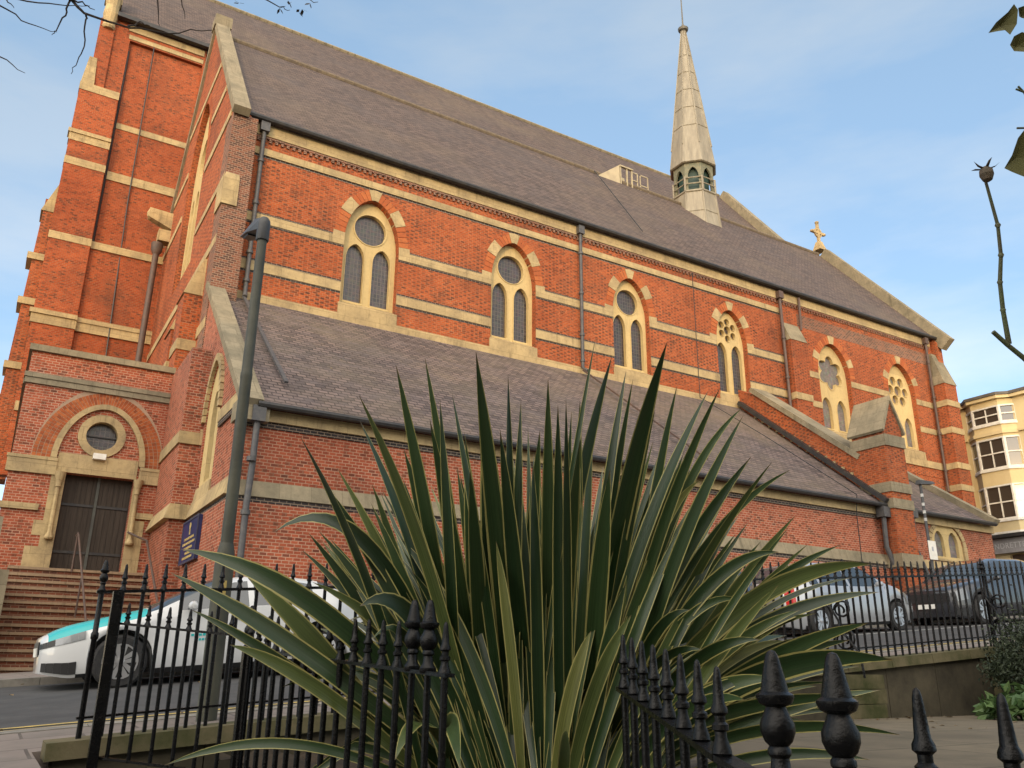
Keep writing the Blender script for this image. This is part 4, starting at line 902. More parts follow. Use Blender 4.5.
# ------------------------------------------------------------------ New Zealand flax
LEAVES_ARCH = .55
LEAVES = [((1.947,3.581,-0.523),(1.728,3.465,0.433),(1.371,3.275,1.275),0.075),
((2.023,3.584,-0.528),(1.849,3.511,0.487),(1.564,3.391,1.383),0.060),
((2.164,3.506,-0.527),(1.904,3.213,0.388),(1.479,2.733,1.184),0.095),
((1.991,3.290,-0.492),(1.847,3.254,0.387),(1.613,3.195,1.165),0.070),
((2.073,3.407,-0.511),(1.951,3.230,0.399),(1.752,2.942,1.201),0.065),
((2.011,3.318,-0.497),(1.952,3.198,0.360),(1.856,3.003,1.118),0.060),
((2.248,3.387,-0.519),(2.090,3.146,0.367),(1.833,2.753,1.143),0.070),
((2.172,3.190,-0.492),(2.046,3.002,0.311),(1.841,2.694,1.016),0.060),
((2.046,3.213,-0.487),(2.069,3.050,0.507),(2.105,2.784,1.386),0.035),
((2.081,3.275,-0.496),(2.159,3.131,0.628),(2.285,2.896,1.382),0.090),
((2.267,3.191,-0.497),(2.318,3.095,0.602),(2.400,2.938,1.343),0.060),
((2.336,3.299,-0.514),(2.370,3.156,0.450),(2.426,2.921,1.303),0.050),
((2.339,3.303,-0.514),(2.284,2.967,0.572),(2.195,2.418,1.274),0.110),
((2.417,3.104,-0.496),(2.491,2.998,0.562),(2.611,2.824,1.274),0.060),
((2.221,3.163,-0.492),(2.307,2.896,0.484),(2.449,2.461,1.120),0.070),
((2.388,3.239,-0.510),(2.372,2.878,0.455),(2.344,2.290,1.066),0.060),
((2.386,3.138,-0.498),(2.395,2.798,0.389),(2.410,2.243,0.949),0.070),
((2.404,3.182,-0.504),(2.518,2.876,0.315),(2.704,2.378,0.830),0.050),
((2.367,3.291,-0.515),(2.467,2.960,0.325),(2.628,2.421,0.850),0.085),
((1.883,3.320,-0.490),(1.593,3.212,0.433),(1.121,3.036,1.025),0.065),
((1.842,3.344,-0.490),(1.639,3.405,0.445),(1.308,3.506,1.062),0.070),
((1.825,3.571,-0.515),(1.669,3.574,0.273),(1.414,3.580,0.797),0.060),
((1.708,3.488,-0.498),(1.416,3.367,0.334),(0.939,3.169,0.861),0.080),
((2.063,3.495,-0.520),(1.979,3.423,0.395),(1.843,3.305,1.206),0.120),
((1.894,3.439,-0.504),(1.639,3.624,0.136),(1.223,3.927,0.522),0.060),
((2.015,3.532,-0.521),(1.806,3.367,0.285),(1.465,3.099,0.992),0.080),
((2.192,3.433,-0.521),(1.982,3.198,0.244),(1.641,2.813,0.908),0.090),
((2.159,3.510,-0.527),(2.120,3.376,0.311),(2.055,3.156,1.052),0.080),
((2.231,3.337,-0.512),(2.111,3.075,0.226),(1.915,2.648,0.870),0.090),
((2.383,3.366,-0.524),(2.430,3.207,0.297),(2.505,2.946,1.023),0.090),
((2.280,3.194,-0.498),(2.369,2.991,0.355),(2.515,2.661,0.915),0.080),
((1.816,3.410,-0.496),(1.671,3.234,0.319),(1.434,2.947,1.035),0.070),
((2.158,3.207,-0.493),(2.095,3.183,0.196),(1.992,3.143,0.806),0.090),
((2.335,3.244,-0.507),(2.216,2.998,0.165),(2.020,2.595,0.751),0.100),
((1.988,3.478,-0.514),(1.864,3.334,0.186),(1.662,3.099,0.802),0.090),
((1.890,3.471,-0.507),(1.751,3.477,0.367),(1.523,3.486,0.953),0.080),
((2.184,3.142,-0.487),(2.048,2.942,0.312),(1.826,2.615,1.014),0.050),
((2.284,3.119,-0.490),(2.302,2.947,0.445),(2.331,2.667,1.069),0.070),
((2.318,3.292,-0.512),(2.250,3.163,0.374),(2.139,2.953,1.158),0.060),
((1.938,3.447,-0.507),(1.865,3.392,0.288),(1.747,3.303,0.992),0.080),
((1.859,3.400,-0.363),(1.241,3.152,0.970),(0.944,3.418,0.517),0.075),
((1.866,3.412,-0.403),(1.191,3.429,0.424),(0.644,3.685,0.455),0.100),
((1.794,3.455,-0.404),(1.150,3.610,0.109),(0.635,3.787,0.367),0.095),
((1.725,3.505,-0.425),(1.105,3.722,0.049),(0.757,3.891,0.228),0.055),
((1.700,3.544,-0.485),(1.293,3.645,0.113),(0.964,3.834,0.370),0.100),
((1.873,3.423,-0.443),(1.460,3.088,0.488),(1.216,3.124,0.223),0.090),
((1.845,3.456,-0.484),(1.443,3.187,0.418),(1.318,3.233,0.104),0.050),
((1.816,3.489,-0.524),(1.131,3.529,0.029),(0.845,3.527,0.081),0.070),
((2.342,3.139,-0.439),(2.588,2.575,0.689),(3.209,2.330,0.440),0.095),
((2.349,3.150,-0.478),(2.595,2.726,0.453),(3.346,2.412,0.336),0.080),
((2.385,3.128,-0.478),(2.622,2.593,0.279),(3.171,2.262,0.049),0.120),
((2.349,3.150,-0.478),(2.764,2.692,0.127),(3.238,2.407,0.201),0.090),
((2.342,3.139,-0.439),(2.465,2.560,0.758),(2.781,2.453,0.472),0.070),
((2.306,3.161,-0.439),(2.459,2.627,0.599),(2.684,2.586,0.281),0.050),
((2.306,3.161,-0.439),(2.454,2.666,0.819),(2.918,2.470,0.840),0.045),
((2.349,3.150,-0.478),(2.669,2.681,0.454),(3.163,2.445,0.530),0.060),
((2.375,3.151,-0.518),(2.766,2.812,0.129),(3.362,2.604,0.139),0.080),
((2.375,3.151,-0.518),(2.412,2.568,0.041),(2.371,2.307,-0.096),0.070),
((2.357,3.161,-0.518),(2.438,2.645,0.118),(2.630,2.372,-0.029),0.080),
((2.357,3.161,-0.518),(2.641,2.644,-0.033),(3.152,2.260,-0.230),0.060),
((2.284,3.205,-0.519),(2.266,2.674,0.306),(2.357,2.495,0.076),0.060),
((2.321,3.183,-0.519),(2.438,2.629,0.312),(2.618,2.444,0.118),0.070),
((2.227,3.272,-0.600),(1.903,2.726,-0.208),(1.606,2.312,-0.188),0.070),
((2.364,3.173,-0.558),(2.729,2.684,-0.112),(3.147,2.322,-0.066),0.070),
((2.407,3.162,-0.598),(2.704,2.667,-0.187),(3.068,2.348,-0.324),0.060),
((2.357,3.161,-0.518),(2.713,2.873,0.214),(3.339,2.670,0.317),0.070),
((2.357,3.161,-0.518),(2.243,2.702,0.426),(2.363,2.555,0.226),0.060),
((1.888,3.446,-0.523),(1.463,3.098,0.068),(1.320,2.962,-0.304),0.080),
((1.834,3.478,-0.524),(1.475,2.954,0.102),(1.418,2.660,-0.313),0.080),
((1.780,3.511,-0.524),(1.501,3.553,-0.128),(1.182,3.698,0.070),0.060),
((1.780,3.511,-0.524),(1.143,3.521,-0.124),(0.688,3.671,-0.356),0.050),
((2.313,3.172,-0.479),(2.260,2.694,0.887),(2.518,2.615,0.774),0.050),
((2.331,3.161,-0.479),(2.421,2.760,0.788),(2.763,2.574,1.126),0.050),
((2.357,3.161,-0.518),(2.631,2.664,0.243),(2.897,2.472,0.244),0.060)]
TWIGS = [[(-0.434,5.066,4.306),(-0.210,5.128,3.996),(-0.115,5.129,3.941),(0.137,5.092,3.920),(0.382,5.037,3.946),(0.625,4.963,4.027)],
[(-0.115,5.129,3.941),(-0.102,5.140,3.900),(-0.085,5.186,3.746),(-0.109,5.226,3.632),(-0.123,5.253,3.553)],
[(-0.210,5.128,3.996),(-0.220,5.160,3.898),(-0.257,5.199,3.794),(-0.267,5.212,3.759)],
[(-0.789,5.239,3.912),(-0.569,5.226,3.858),(-0.393,5.223,3.786),(-0.244,5.200,3.785)],
[(-0.590,5.192,3.975),(-0.498,5.199,3.911),(-0.258,5.150,3.951),(-0.096,5.110,3.991)],
[(-0.682,5.318,3.610),(-0.513,5.313,3.554),(-0.367,5.310,3.495)],
[(0.351,4.935,4.284),(0.414,4.959,4.170),(0.453,4.988,4.056)],
[(-0.696,5.208,3.973),(-0.544,5.210,3.897),(-0.494,5.214,3.862)],
[(0.253,4.962,4.257),(0.287,5.016,4.071),(0.317,5.041,3.975)],
[(0.644,4.850,4.364),(0.841,4.821,4.323),(1.009,4.797,4.284),(1.076,4.786,4.274)],
[(0.841,4.821,4.323),(1.124,4.744,4.367),(1.243,4.716,4.369)],
[(-0.210,5.128,3.996),(-0.120,5.112,3.997),(-0.064,5.110,3.974)],
[(0.137,5.092,3.920),(0.199,5.065,3.969),(0.260,5.056,3.960)]]
TWLEAF = [(0.983,4.668,4.153),(1.096,4.609,4.128),(0.744,4.800,4.182),(1.034,4.624,4.185),(1.148,4.555,4.186),(1.110,4.593,4.147)]
ROSE = [[(1.859,0.783,0.487),(1.780,0.810,0.540),(1.706,0.829,0.604),(1.673,0.839,0.629),(1.643,0.847,0.654)],
[(1.675,0.837,0.631),(1.653,0.825,0.696),(1.638,0.813,0.749),(1.630,0.797,0.801),(1.614,0.784,0.858),(1.585,0.775,0.925),(1.575,0.772,0.948)],
[(1.780,0.810,0.540),(1.704,0.748,0.811),(1.650,0.682,1.060),(1.584,0.616,1.327)],
[(1.650,0.682,1.060),(1.612,0.684,1.113),(1.600,0.687,1.124)],
[(1.612,0.684,1.113),(1.598,0.691,1.119)],
[(1.625,0.703,1.044),(1.613,0.711,1.044)]]
RLEAF = [[(1.530,0.689,1.225),(1.540,0.675,1.246),(1.557,0.657,1.266),(1.564,0.646,1.281),(1.573,0.645,1.270),(1.576,0.654,1.243),(1.568,0.667,1.222),(1.558,0.670,1.231),(1.546,0.678,1.229)],
[(1.573,0.644,1.274),(1.582,0.637,1.278),(1.598,0.632,1.266),(1.598,0.638,1.251),(1.583,0.646,1.255)],
[(1.572,0.673,1.203),(1.576,0.664,1.220),(1.588,0.653,1.228),(1.610,0.643,1.220),(1.618,0.647,1.197),(1.598,0.662,1.190),(1.581,0.672,1.191)],
[(1.605,0.746,0.967),(1.614,0.731,0.992),(1.618,0.715,1.025),(1.626,0.705,1.040),(1.655,0.690,1.031),(1.671,0.700,0.983),(1.642,0.730,0.951),(1.620,0.740,0.960)]]
HIP = (1.575,0.767,0.959)

fx = empty('flax_plant', (2.07,3.2,-.5), 'huge striped green flax with sword leaves towering over the near railings', 'plant')
def blade(b, B, C, T, W, rng, n=16, kink=0):
    B, C, T = Vector(B), Vector(C), Vector(T); b.uv = b.uv if b.uv is not None else []
    nd = Vector((-.516+rng.uniform(-.55,.55), -.857+rng.uniform(-.45,.45), rng.uniform(-.1,.25))).normalized()
    pts = []; vs = []; twist = rng.uniform(-.5,.5); W = W*.86
    for i in range(n+1):
        t = i/n; p = B*(1-t)**2 + C*2*t*(1-t) + T*t*t
        if kink and t > .62: p = p - Vector((0,0,1))*kink*(t-.62)
        tg = ((C-B)*(1-t)+(T-C)*t).normalized()
        nn = (Matrix.Rotation(twist*t, 3, tg) @ nd); wd = tg.cross(nn).normalized(); up = wd.cross(tg).normalized()
        f = (.62+.38*min(1,t/.35)) * (1 if t < .58 else max(.015, 1-((t-.58)/.42)**2.1))
        fold = .32*(1-.6*t)
        h = W*f/2
        k = 5
        for j,u in enumerate((-1,-.5,0,.5,1)):
            vs.append(p+wd*(h*u)+up*(h*fold*(abs(u)-0.5)))
            b.uv.append((.5+.5*u, t))
    n0 = len(b.v); b.v += [tuple(v) for v in vs]
    for i in range(n):
        for j in range(4): b.f.append((n0+i*5+j, n0+i*5+j+1, n0+(i+1)*5+j+1, n0+(i+1)*5+j))
rng = random.Random(11)
lb = MB()
for q_,(B,C,T,W) in enumerate(LEAVES):
    B,C,T = Vector(B),Vector(C),Vector(T)
    if (T-B).z < 1.3:            # outer blades: stiff, only gently arched
        mid = B.lerp(T,.5); C = C.lerp(mid+Vector((0,0,.16)), .45 if T.dot(Vector((.857,-.516,0))) > .13 else .2)
    blade(lb,B,C,T,W,rng)
fwdv = Vector((.516,.857,0)); rightv = Vector((.857,-.516,0)); ctr = Vector((2.07,3.2,-.5))
for i in range(150):        # inner and lower leaves filling the clump
    a = rng.uniform(-1,1); sd_ = abs(a)
    B = ctr+rightv*(a*.28+rng.uniform(-.12,.12))+fwdv*rng.uniform(-.2,.45)
    Lh = rng.uniform(.75,1.55)*(1-.25*sd_)
    ang = a*rng.uniform(.35,1.05)
    T = B+rightv*(math.sin(ang)*Lh)+fwdv*rng.uniform(-.22,.7)+Vector((0,0,math.cos(ang)*Lh*rng.uniform(.75,1)))
    C = B+(T-B)*.5+Vector((0,0,.18*Lh*sd_+.05))-rightv*(math.sin(ang)*Lh*.14)
    blade(lb,B,C,T,rng.uniform(.04,.075),rng)
for i in range(190):         # long straight leaves of the fan
    a = rng.uniform(-1,1); ang = a*(.5+.25*rng.random())
    B = ctr+rightv*(a*.30+rng.uniform(-.1,.1))+fwdv*rng.uniform(-.15,.45)
    Lh = rng.uniform(1.2,1.72)*(1-.18*abs(a))
    T = B+rightv*(math.sin(ang)*Lh)+fwdv*rng.uniform(-.2,.6)+Vector((0,0,math.cos(ang)*Lh))
    C = B+(T-B)*.5+Vector((0,0,.08*Lh*abs(a)))-rightv*(math.sin(ang)*Lh*.08)
    blade(lb,B,C,T,rng.uniform(.038,.072),rng)
for i in range(84):         # drooping outer leaves
    s_ = 1 if i%4 else -1
    B = ctr+rightv*(s_*rng.uniform(.1,.4))+fwdv*rng.uniform(-.1,.5)
    o_ = rng.uniform(.5,1.25)*(1 if s_>0 else .7); zt = rng.uniform(-.25,.55)
    T = B+rightv*(s_*o_)+fwdv*rng.uniform(-.25,.9)+Vector((0,0,.42+zt*.9))
    C = B+rightv*(s_*o_*.5)+fwdv*.1+Vector((0,0,.42+zt*.75))
    blade(lb,B,C,T,rng.uniform(.035,.075),rng,kink=(rng.uniform(.25,.6) if i%4==0 else 0))
lb.build('foliage', LEAF, fx, recalc=False, smooth=180)
db = MB()
for i in range(3):
    B = ctr+fwdv*.35+rightv*rng.uniform(-.4,.5)+fwdv*rng.uniform(-.3,.3); s_ = rng.choice((-1,1,1)); o_ = rng.uniform(.3,.9)
    T = B+rightv*(s_*o_)+fwdv*rng.uniform(-.2,.3)+Vector((0,0,rng.uniform(-.03,.03))); C = B+rightv*(s_*o_*.5)+Vector((0,0,rng.uniform(.05,.12)))
    blade(db,B,C,T,rng.uniform(.02,.045),rng)
db.build('dead_leaf', DEAD, fx, recalc=False)

# ------------------------------------------------------------------ cars
def interp(pr, x):
    if x <= pr[0][0]: return pr[0][1]
    for (a,za),(b_,zb_) in zip(pr,pr[1:]):
        if x <= b_:
            t = (x-a)/(b_-a); return za+(zb_-za)*t
    return pr[-1][1]
def smooth_interp(pr, x, e=.07): return (interp(pr,x-e)+interp(pr,x)*2+interp(pr,x+e))/4
def make_car(name, label, loc, flip, paint, sp):
    root = empty(name, loc, label, 'car', 'cars parked along the far kerb')
    L, W = sp['L'], sp['W']; wr = sp.get('R',.32); wx = sp['wx']; AR = wr+.055
    xs = sorted(set([round(L*i/56,4) for i in range(57)]+[.03,.08,L-.03,L-.08]+[round(w_+AR*math.cos(math.pi*k/10),4) for w_ in wx for k in range(11)]+sp['ws']+sp['rg']+[q for s_ in sp['sw'] for q in s_]))
    rings = []; info = []
    for x in xs:
        e = min(x, L-x); k = sp.get('nose',.62) + (1-sp.get('nose',.62))*min(1,(min(e,.75)/.75))**.45
        w_ = W/2*k; zt = smooth_interp(sp['top'],x); zbt = min(smooth_interp(sp['belt'],x), zt-.01); zb = .165+.07*max(0,1-e/.3)
        for c in wx:
            if abs(x-c) < AR: zb = max(zb, wr+math.sqrt(max(0,AR*AR-(x-c)**2)))
        zb = min(zb, zbt-.06); gh = zt-zbt
        half = []
        for f,kk in ((0,.95),(.08,.985),(.36,1.003),(.62,1.0),(.82,.99),(1,.965)): half.append((w_*kk, zb+(zbt-zb)*f))
        cab = gh > .16
        wr_ = w_*.965-sp.get('tum',.42)*gh
        if cab: half += [(wr_+.02, zt-.09),(wr_-.06, zt-.025),(wr_*.5, zt),(0,zt)]
        else:
            g2 = max(gh,.005); half += [(w_*.93, zbt+g2*.35),(w_*.84, zbt+g2*.7),(w_*.5, zt-.004),(0,zt)]
        ring = [(x,-y,z) for y,z in half]+[(x,y,z) for y,z in half[-2::-1]]
        rings.append(ring); info.append(cab)
    m = len(rings[0]); H = 9
    def P(i,j): return Vector(rings[i][j])
    body = MB(); gl = MB(); hood = MB(); wsh = MB()
    vs = [p for r in rings for p in r]
    for tgt in (body, gl, hood, wsh): tgt.v = list(vs)
    for i in range(len(xs)-1):
        xm = (xs[i]+xs[i+1])/2
        for j in range(m-1):
            q = (i*m+j, i*m+j+1, (i+1)*m+j+1, (i+1)*m+j); jj = j if j < H else m-2-j
            if info[i] and info[i+1] and jj==5 and any(a<=xm<=b_ for a,b_ in sp['sw']): gl.f.append(q)
            elif jj>=6 and (sp['ws'][0]<=xm<=sp['ws'][1] or sp['rg'][0]<=xm<=sp['rg'][1]) : wsh.f.append(q)
            elif sp.get('hood') and jj>=5 and sp['hood'][0]<=xm<=sp['hood'][1]: hood.f.append(q)
            else: body.f.append(q)
        body.f.append((i*m, (i+1)*m, (i+1)*m+m-1, i*m+m-1))
    body.f += [tuple(range(m)), tuple(range((len(xs)-1)*m, len(xs)*m))[::-1]]
    def fin(b, nm, mt, par, sm=35):
        used = sorted({k for f in b.f for k in f}); mp = {k:n_ for n_,k in enumerate(used)}
        c = MB(); c.v = [b.v[k] for k in used]; c.f = [tuple(mp[k] for k in f) for f in b.f]
        # place in the world: flip about the middle, pitch with the road
        return c
    pitch = Matrix.Rotation(-math.atan(SL),3,'Y')
    def xf(p):
        p = Vector(p); 
        if flip: p = Vector((L-p.x, -p.y, p.z))
        return pitch @ p + Vector(loc)
    def put(b, nm, mt, par=root, sm=40):
        c = MB(); c.v = [tuple(xf(p)) for p in b.v]; c.f = b.f
        return c.build(nm, mt, par, smooth=sm)
    bo = put(fin(body,0,0,0),'body',paint)
    put(fin(gl,0,0,0),'side_window',CGLASS); put(fin(wsh,0,0,0),'windscreen',CGLASS)
    if sp.get('hood'): put(fin(hood,0,0,0),'bonnet',sp['hoodmat'])
    def patch(x0,x1,j0,j1,nm,mt,off=.006,sides=(0,1),par=root):
        b = MB()
        for i in range(len(xs)-1):
            if x0 <= (xs[i]+xs[i+1])/2 <= x1:
                for s_ in sides:
                    for j in range(j0,j1):
                        jj = (j,j+1) if s_==0 else (m-1-j,m-2-j)
                        q = [P(i,jj[0]),P(i,jj[1]),P(i+1,jj[1]),P(i+1,jj[0])]
                        n_ = (q[1]-q[0]).cross(q[3]-q[0])
                        if n_.length < 1e-9: continue
                        n_.normalize(); c = sum(q,Vector())/4
                        if n_.dot(c-Vector((L/2,0,.6))) < 0: n_ = -n_
                        q = [p+n_*off for p in q]; b.add(q,[(0,1,2,3)])
        if b.f: put(b,nm,mt,par,None)
    for s_ in (0,1):
        patch(*sp['hl'],sp.get('hlj',3),5,'headlight',LAMPG,.008,(s_,)); patch(*sp['tl'],3,sp.get('tlj',6),'tail_light',RED,.008,(s_,))
    patch(.4,L-.4,0,1,'sill_trim',BLKP,.004)
    # grille, intake and plates on the nose and tail
    nw = W/2*sp.get('nose',.62)*.92
    b = MB().box(-.015,-nw,sp['gr'][0],.02,nw,sp['gr'][1]); put(b,'grille',BLKP)
    patch(.0,.13,4,5,'grille',BLKP,.007); patch(.05,.42,1,2,'lower_intake',BLKP,.008)
    put(MB().box(-.03,-.26,.44,-.012,.26,.55),'number_plate',PLATEW)
    put(MB().box(L+.005,-.26,sp.get('pz',.75),L+.03,.26,sp.get('pz',.75)+.11),'number_plate',PLATEY)
    if sp.get('tailwin'):
        z0,z1,y_ = sp['tailwin']; 
    # wheels, arches, mirrors, handles, seams
    for c in wx:
        for s_ in (-1,1):
            y = s_*(W/2-.115)
            wroot = MB().lathe([(wr*.64,-.10),(wr*.9,-.105),(wr,-.075),(wr,.075),(wr*.9,.105),(wr*.64,.10)],(c,y,wr),28,'y')
            wo = put(wroot,'wheel',TYRE)
            b = MB().lathe([(wr*.655,s_*.060),(wr*.66,s_*.108),(wr*.60,s_*.108),(wr*.59,s_*.065)],(c,y,wr),28,'y')
            for k in range(5):
                a = 2*math.pi*k/5+.3; ca,sa = math.cos(a),math.sin(a)
                for sg in (-1,1):
                    d0 = Vector((ca,0,sa)); t0 = Vector((-sa,0,ca))*sg; o_ = Vector((c,y+s_*.085,wr))
                    b.hexa([o_+d0*.03, o_+d0*.03+t0*.035, o_+d0*wr*.62+t0*.085, o_+d0*wr*.62+t0*.012, o_+d0*.03+Vector((0,s_*.02,0)), o_+d0*.03+t0*.035+Vector((0,s_*.02,0)), o_+d0*wr*.62+t0*.085+Vector((0,s_*.02,0)), o_+d0*wr*.62+t0*.012+Vector((0,s_*.02,0))])
            b.lathe([(.05,s_*.08),(.055,s_*.115),(.02,s_*.12)],(c,y,wr),12,'y'); put(b,'rim',ALLOY,wo)
            put(MB().lathe([(wr*.65,s_*.03),(wr*.65,s_*.05)],(c,y,wr),20,'y'),'brake_shadow_plate' if 0 else 'hub_plate',BLKP,wo)
    put(MB().box(wx[0]-AR,-W/2+.25,.22,wx[0]+AR,W/2-.25,wr+AR-.02).box(wx[1]-AR,-W/2+.25,.22,wx[1]+AR,W/2-.25,wr+AR-.02),'wheel_housing',BLKP)
    for s_ in (-1,1):
        x = sp['mx']; zb_ = smooth_interp(sp['belt'],x)
        b = MB(); b.lathe([(.001,-.08),(.042,-.07),(.06,-.02),(.06,.04),(.045,.08),(.001,.09)],(x,s_*(W/2+.07),zb_+.05),12,'y'); b.bar((x,s_*W*.46,zb_),(x,s_*(W/2+.02),zb_+.04),.05); put(b,'door_mirror',paint)
        for hx in sp['dh']:
            put(MB().box(hx,s_*(W/2-.02) if s_>0 else -W/2-.012,smooth_interp(sp['belt'],hx)-.17,hx+.2,s_*(W/2+.012) if s_>0 else -W/2+.02,smooth_interp(sp['belt'],hx)-.135),'door_handle',paint)
        b = MB()
        for dx in sp['ds']:
            pts = [(dx, s_*(W/2*kk+.0015), zz) for kk,zz in ((.985,.33),(1.0,.5),(1.0,.68),(.99,.82),(.965,smooth_interp(sp['belt'],dx)))]; b.tube(pts,.006,4)
        put(b,'door_seam',BLKP)
    if sp.get('sidemark'):
        b = MB(); y = -W/2-.004
        for x0,z,ws_ in sp['sidemark']:
            x = x0
            for w2 in ws_: b.box(x,y-.003,z,x+w2*.75,y,z+.045 if w2>.06 else z+.03); x += w2
        put(b,'lettering',TEAL)
    return root
sedan = dict(L=4.55,W=1.82,R=.33,wx=[.90,3.56],nose=.54,top=[(0,.66),(.06,.72),(.3,.82),(.9,.94),(1.22,1.0),(2.05,1.37),(2.55,1.42),(3.1,1.41),(3.7,1.31),(4.2,1.13),(4.5,1.08),(4.67,.95)],
  belt=[(0,.58),(.1,.62),(.5,.73),(1.2,.88),(1.4,.935),(2.2,.96),(3.2,.99),(4.2,1.02),(4.67,.88)],ws=[1.24,2.1],rg=[3.55,4.2],sw=[(1.62,2.52),(2.6,3.45)],hl=(.14,.50),hlj=4,tl=(4.3,4.5),gr=(.46,.62),mx=1.75,dh=[2.35,3.3],ds=[1.32,2.56,3.5],hood=(.1,1.22),hoodmat=TEAL,
  sidemark=[(1.75,.60,[.05,.05,.05,.05]),(1.85,.54,[.04,.04,.06,.04,.04]),(2.02,.68,[.1]),(2.0,.60,[.05,.04,.05,.04,.05])])
make_car('parked_car','white saloon with a turquoise bonnet, parked at the foot of the church steps',(.72,13.2,gz(.72,12.3)-.01),False,CARW,sedan)
hatch = dict(L=4.3,W=1.78,R=.32,wx=[.85,3.50],nose=.68,top=[(0,.72),(.1,.80),(.6,.98),(.95,1.06),(1.75,1.48),(2.2,1.57),(3.2,1.57),(3.75,1.50),(4.1,1.2),(4.22,1.02),(4.3,.9)],
  belt=[(0,.64),(.2,.74),(.9,.97),(2.2,1.0),(3.4,1.05),(4.05,1.08),(4.3,.84)],ws=[.98,1.78],rg=[3.72,4.12],sw=[(1.35,2.35),(2.43,3.3),(3.38,3.65)],hl=(.1,.6),tl=(4.08,4.26),tlj=7,gr=(.5,.7),mx=1.5,dh=[2.2,3.15],ds=[1.2,2.4,3.3],pz=.78)
make_car('parked_car','silver hatchback with red tail light and yellow rear plate, facing a dark grey car',(14.3,13.2,gz(14.3,12.3)-.01),True,CARS,hatch)
suv = dict(L=4.4,W=1.84,R=.36,wx=[.92,3.55],nose=.74,top=[(0,.86),(.08,.93),(.6,1.05),(1.1,1.12),(1.8,1.52),(2.3,1.64),(3.4,1.62),(3.95,1.5),(4.25,1.15),(4.4,1.0)],
  belt=[(0,.78),(.2,.86),(1.0,1.03),(2.2,1.07),(3.6,1.14),(4.2,1.12),(4.4,.9)],ws=[1.14,1.85],rg=[3.85,4.2],sw=[(1.45,2.45),(2.53,3.4),(3.48,3.75)],hl=(.06,.40),tl=(4.1,4.36),gr=(.58,.80),mx=1.6,dh=[2.3,3.25],ds=[1.3,2.5,3.45])
make_car('parked_car','dark grey car with a pale front number plate, nearest the yellow building',(20.1,13.15,gz(20.1,12.3)-.01),False,CARK,suv)
blue = dict(hatch); blue['hl'] = (.1,.5)
make_car('parked_car','dark blue car half hidden behind the flax leaves and railings',(9.35,13.2,gz(9.35,12.3)-.01),False,CARB,blue)

# ------------------------------------------------------------------ street lamps
lp = empty('street_lamp', (1.62,7.25,gz(1.62,7.25)+.09), 'tall grey green lamp post on the pavement in front of the church corner', 'street lamp')
zb = gz(1.62,7.25)
b = MB().lathe([(.078,zb-.1),(.078,.80),(.075,.86),(.064,.93),(.054,.97)],(1.62,7.25,0),20); b.build('base_column', LAMPP, lp, smooth=40)
b = MB().lathe([(.052,.95),(.049,2.4),(.052,2.42),(.052,2.46),(.047,2.48),(.044,3.80)],(1.62,7.25,0),18); b.build('pole', LAMPP, lp, smooth=40)
b = MB().lathe([(.056,3.78),(.060,3.79),(.060,3.95),(.055,3.99),(.035,4.02),(.001,4.03)],(1.62,7.25,0),18); b.build('cap', LAMPD, lp, smooth=40)
hp = lambda x,u,v: (x, 7.26+u*.94-v*.33, 3.90+u*.33+v*.94)
hd = MB().hexa([hp(1.57,0,0),hp(1.67,0,0),hp(1.72,.28,-.02),hp(1.52,.28,-.02),hp(1.58,0,.11),hp(1.66,0,.11),hp(1.66,.28,.13),hp(1.58,.28,.13)])
hd.hexa([hp(1.52,.28,-.02),hp(1.72,.28,-.02),hp(1.68,.78,-.01),hp(1.56,.78,-.01),hp(1.58,.28,.13),hp(1.66,.28,.13),hp(1.64,.78,.04),hp(1.60,.78,.04)])
hl_ = hd.build('lamp_head', LAMPD, lp); MB().hexa([hp(1.545,.3,-.035),hp(1.695,.3,-.035),hp(1.66,.7,-.03),hp(1.58,.7,-.03),hp(1.545,.3,-.021),hp(1.695,.3,-.021),hp(1.66,.7,-.014),hp(1.58,.7,-.014)]).build('lens', BLKP, hl_)
MB().box(1.585,7.155,.50,1.635,7.17,.66).build('access_label', noisy('ochre_label',(.38,.28,.08),(.22,.17,.06),9,.6), lp)
l2 = empty('street_lamp', (25.75,16.5,1.5), 'slim dark lamp post with a small white sign near the twin arched vestry window', 'street lamp')
b = MB()
b.lathe([(.085,1.2),(.085,2.7),(.05,2.8),(.045,5.95)],(25.75,16.5,0),12); b.build('pole', LAMPD, l2, smooth=40)
for z in (4.7,4.95,5.2,5.5): MB().lathe([(.05,z),(.05,z+.1)],(25.75,16.5,0),10).build('pole_band', WHITEP, l2)
MB().hexa([(25.62,16.4,5.9),(26.45,16.4,6.0),(26.45,16.6,6.0),(25.62,16.6,5.9),(25.66,16.42,6.05),(26.4,16.44,6.08),(26.4,16.56,6.08),(25.66,16.58,6.05)]).build('lamp_head', LAMPD, l2)
sg = empty('parking_sign', (25.75,16.4,3.8), 'small white parking sign fixed to the slim dark lamp post', 'sign')
MB().box(25.55,16.395,3.45,25.95,16.41,4.05).build('plate', WHITE, sg)
MB().box(25.70,16.388,3.72,25.78,16.394,3.86).build('printed_mark', noisy('sign_mark',(.30,.32,.36),(.42,.42,.42),9,.5), sg)
MB().box(25.7,16.41,3.6,25.8,16.46,3.95).build('bracket', LAMPD, sg)

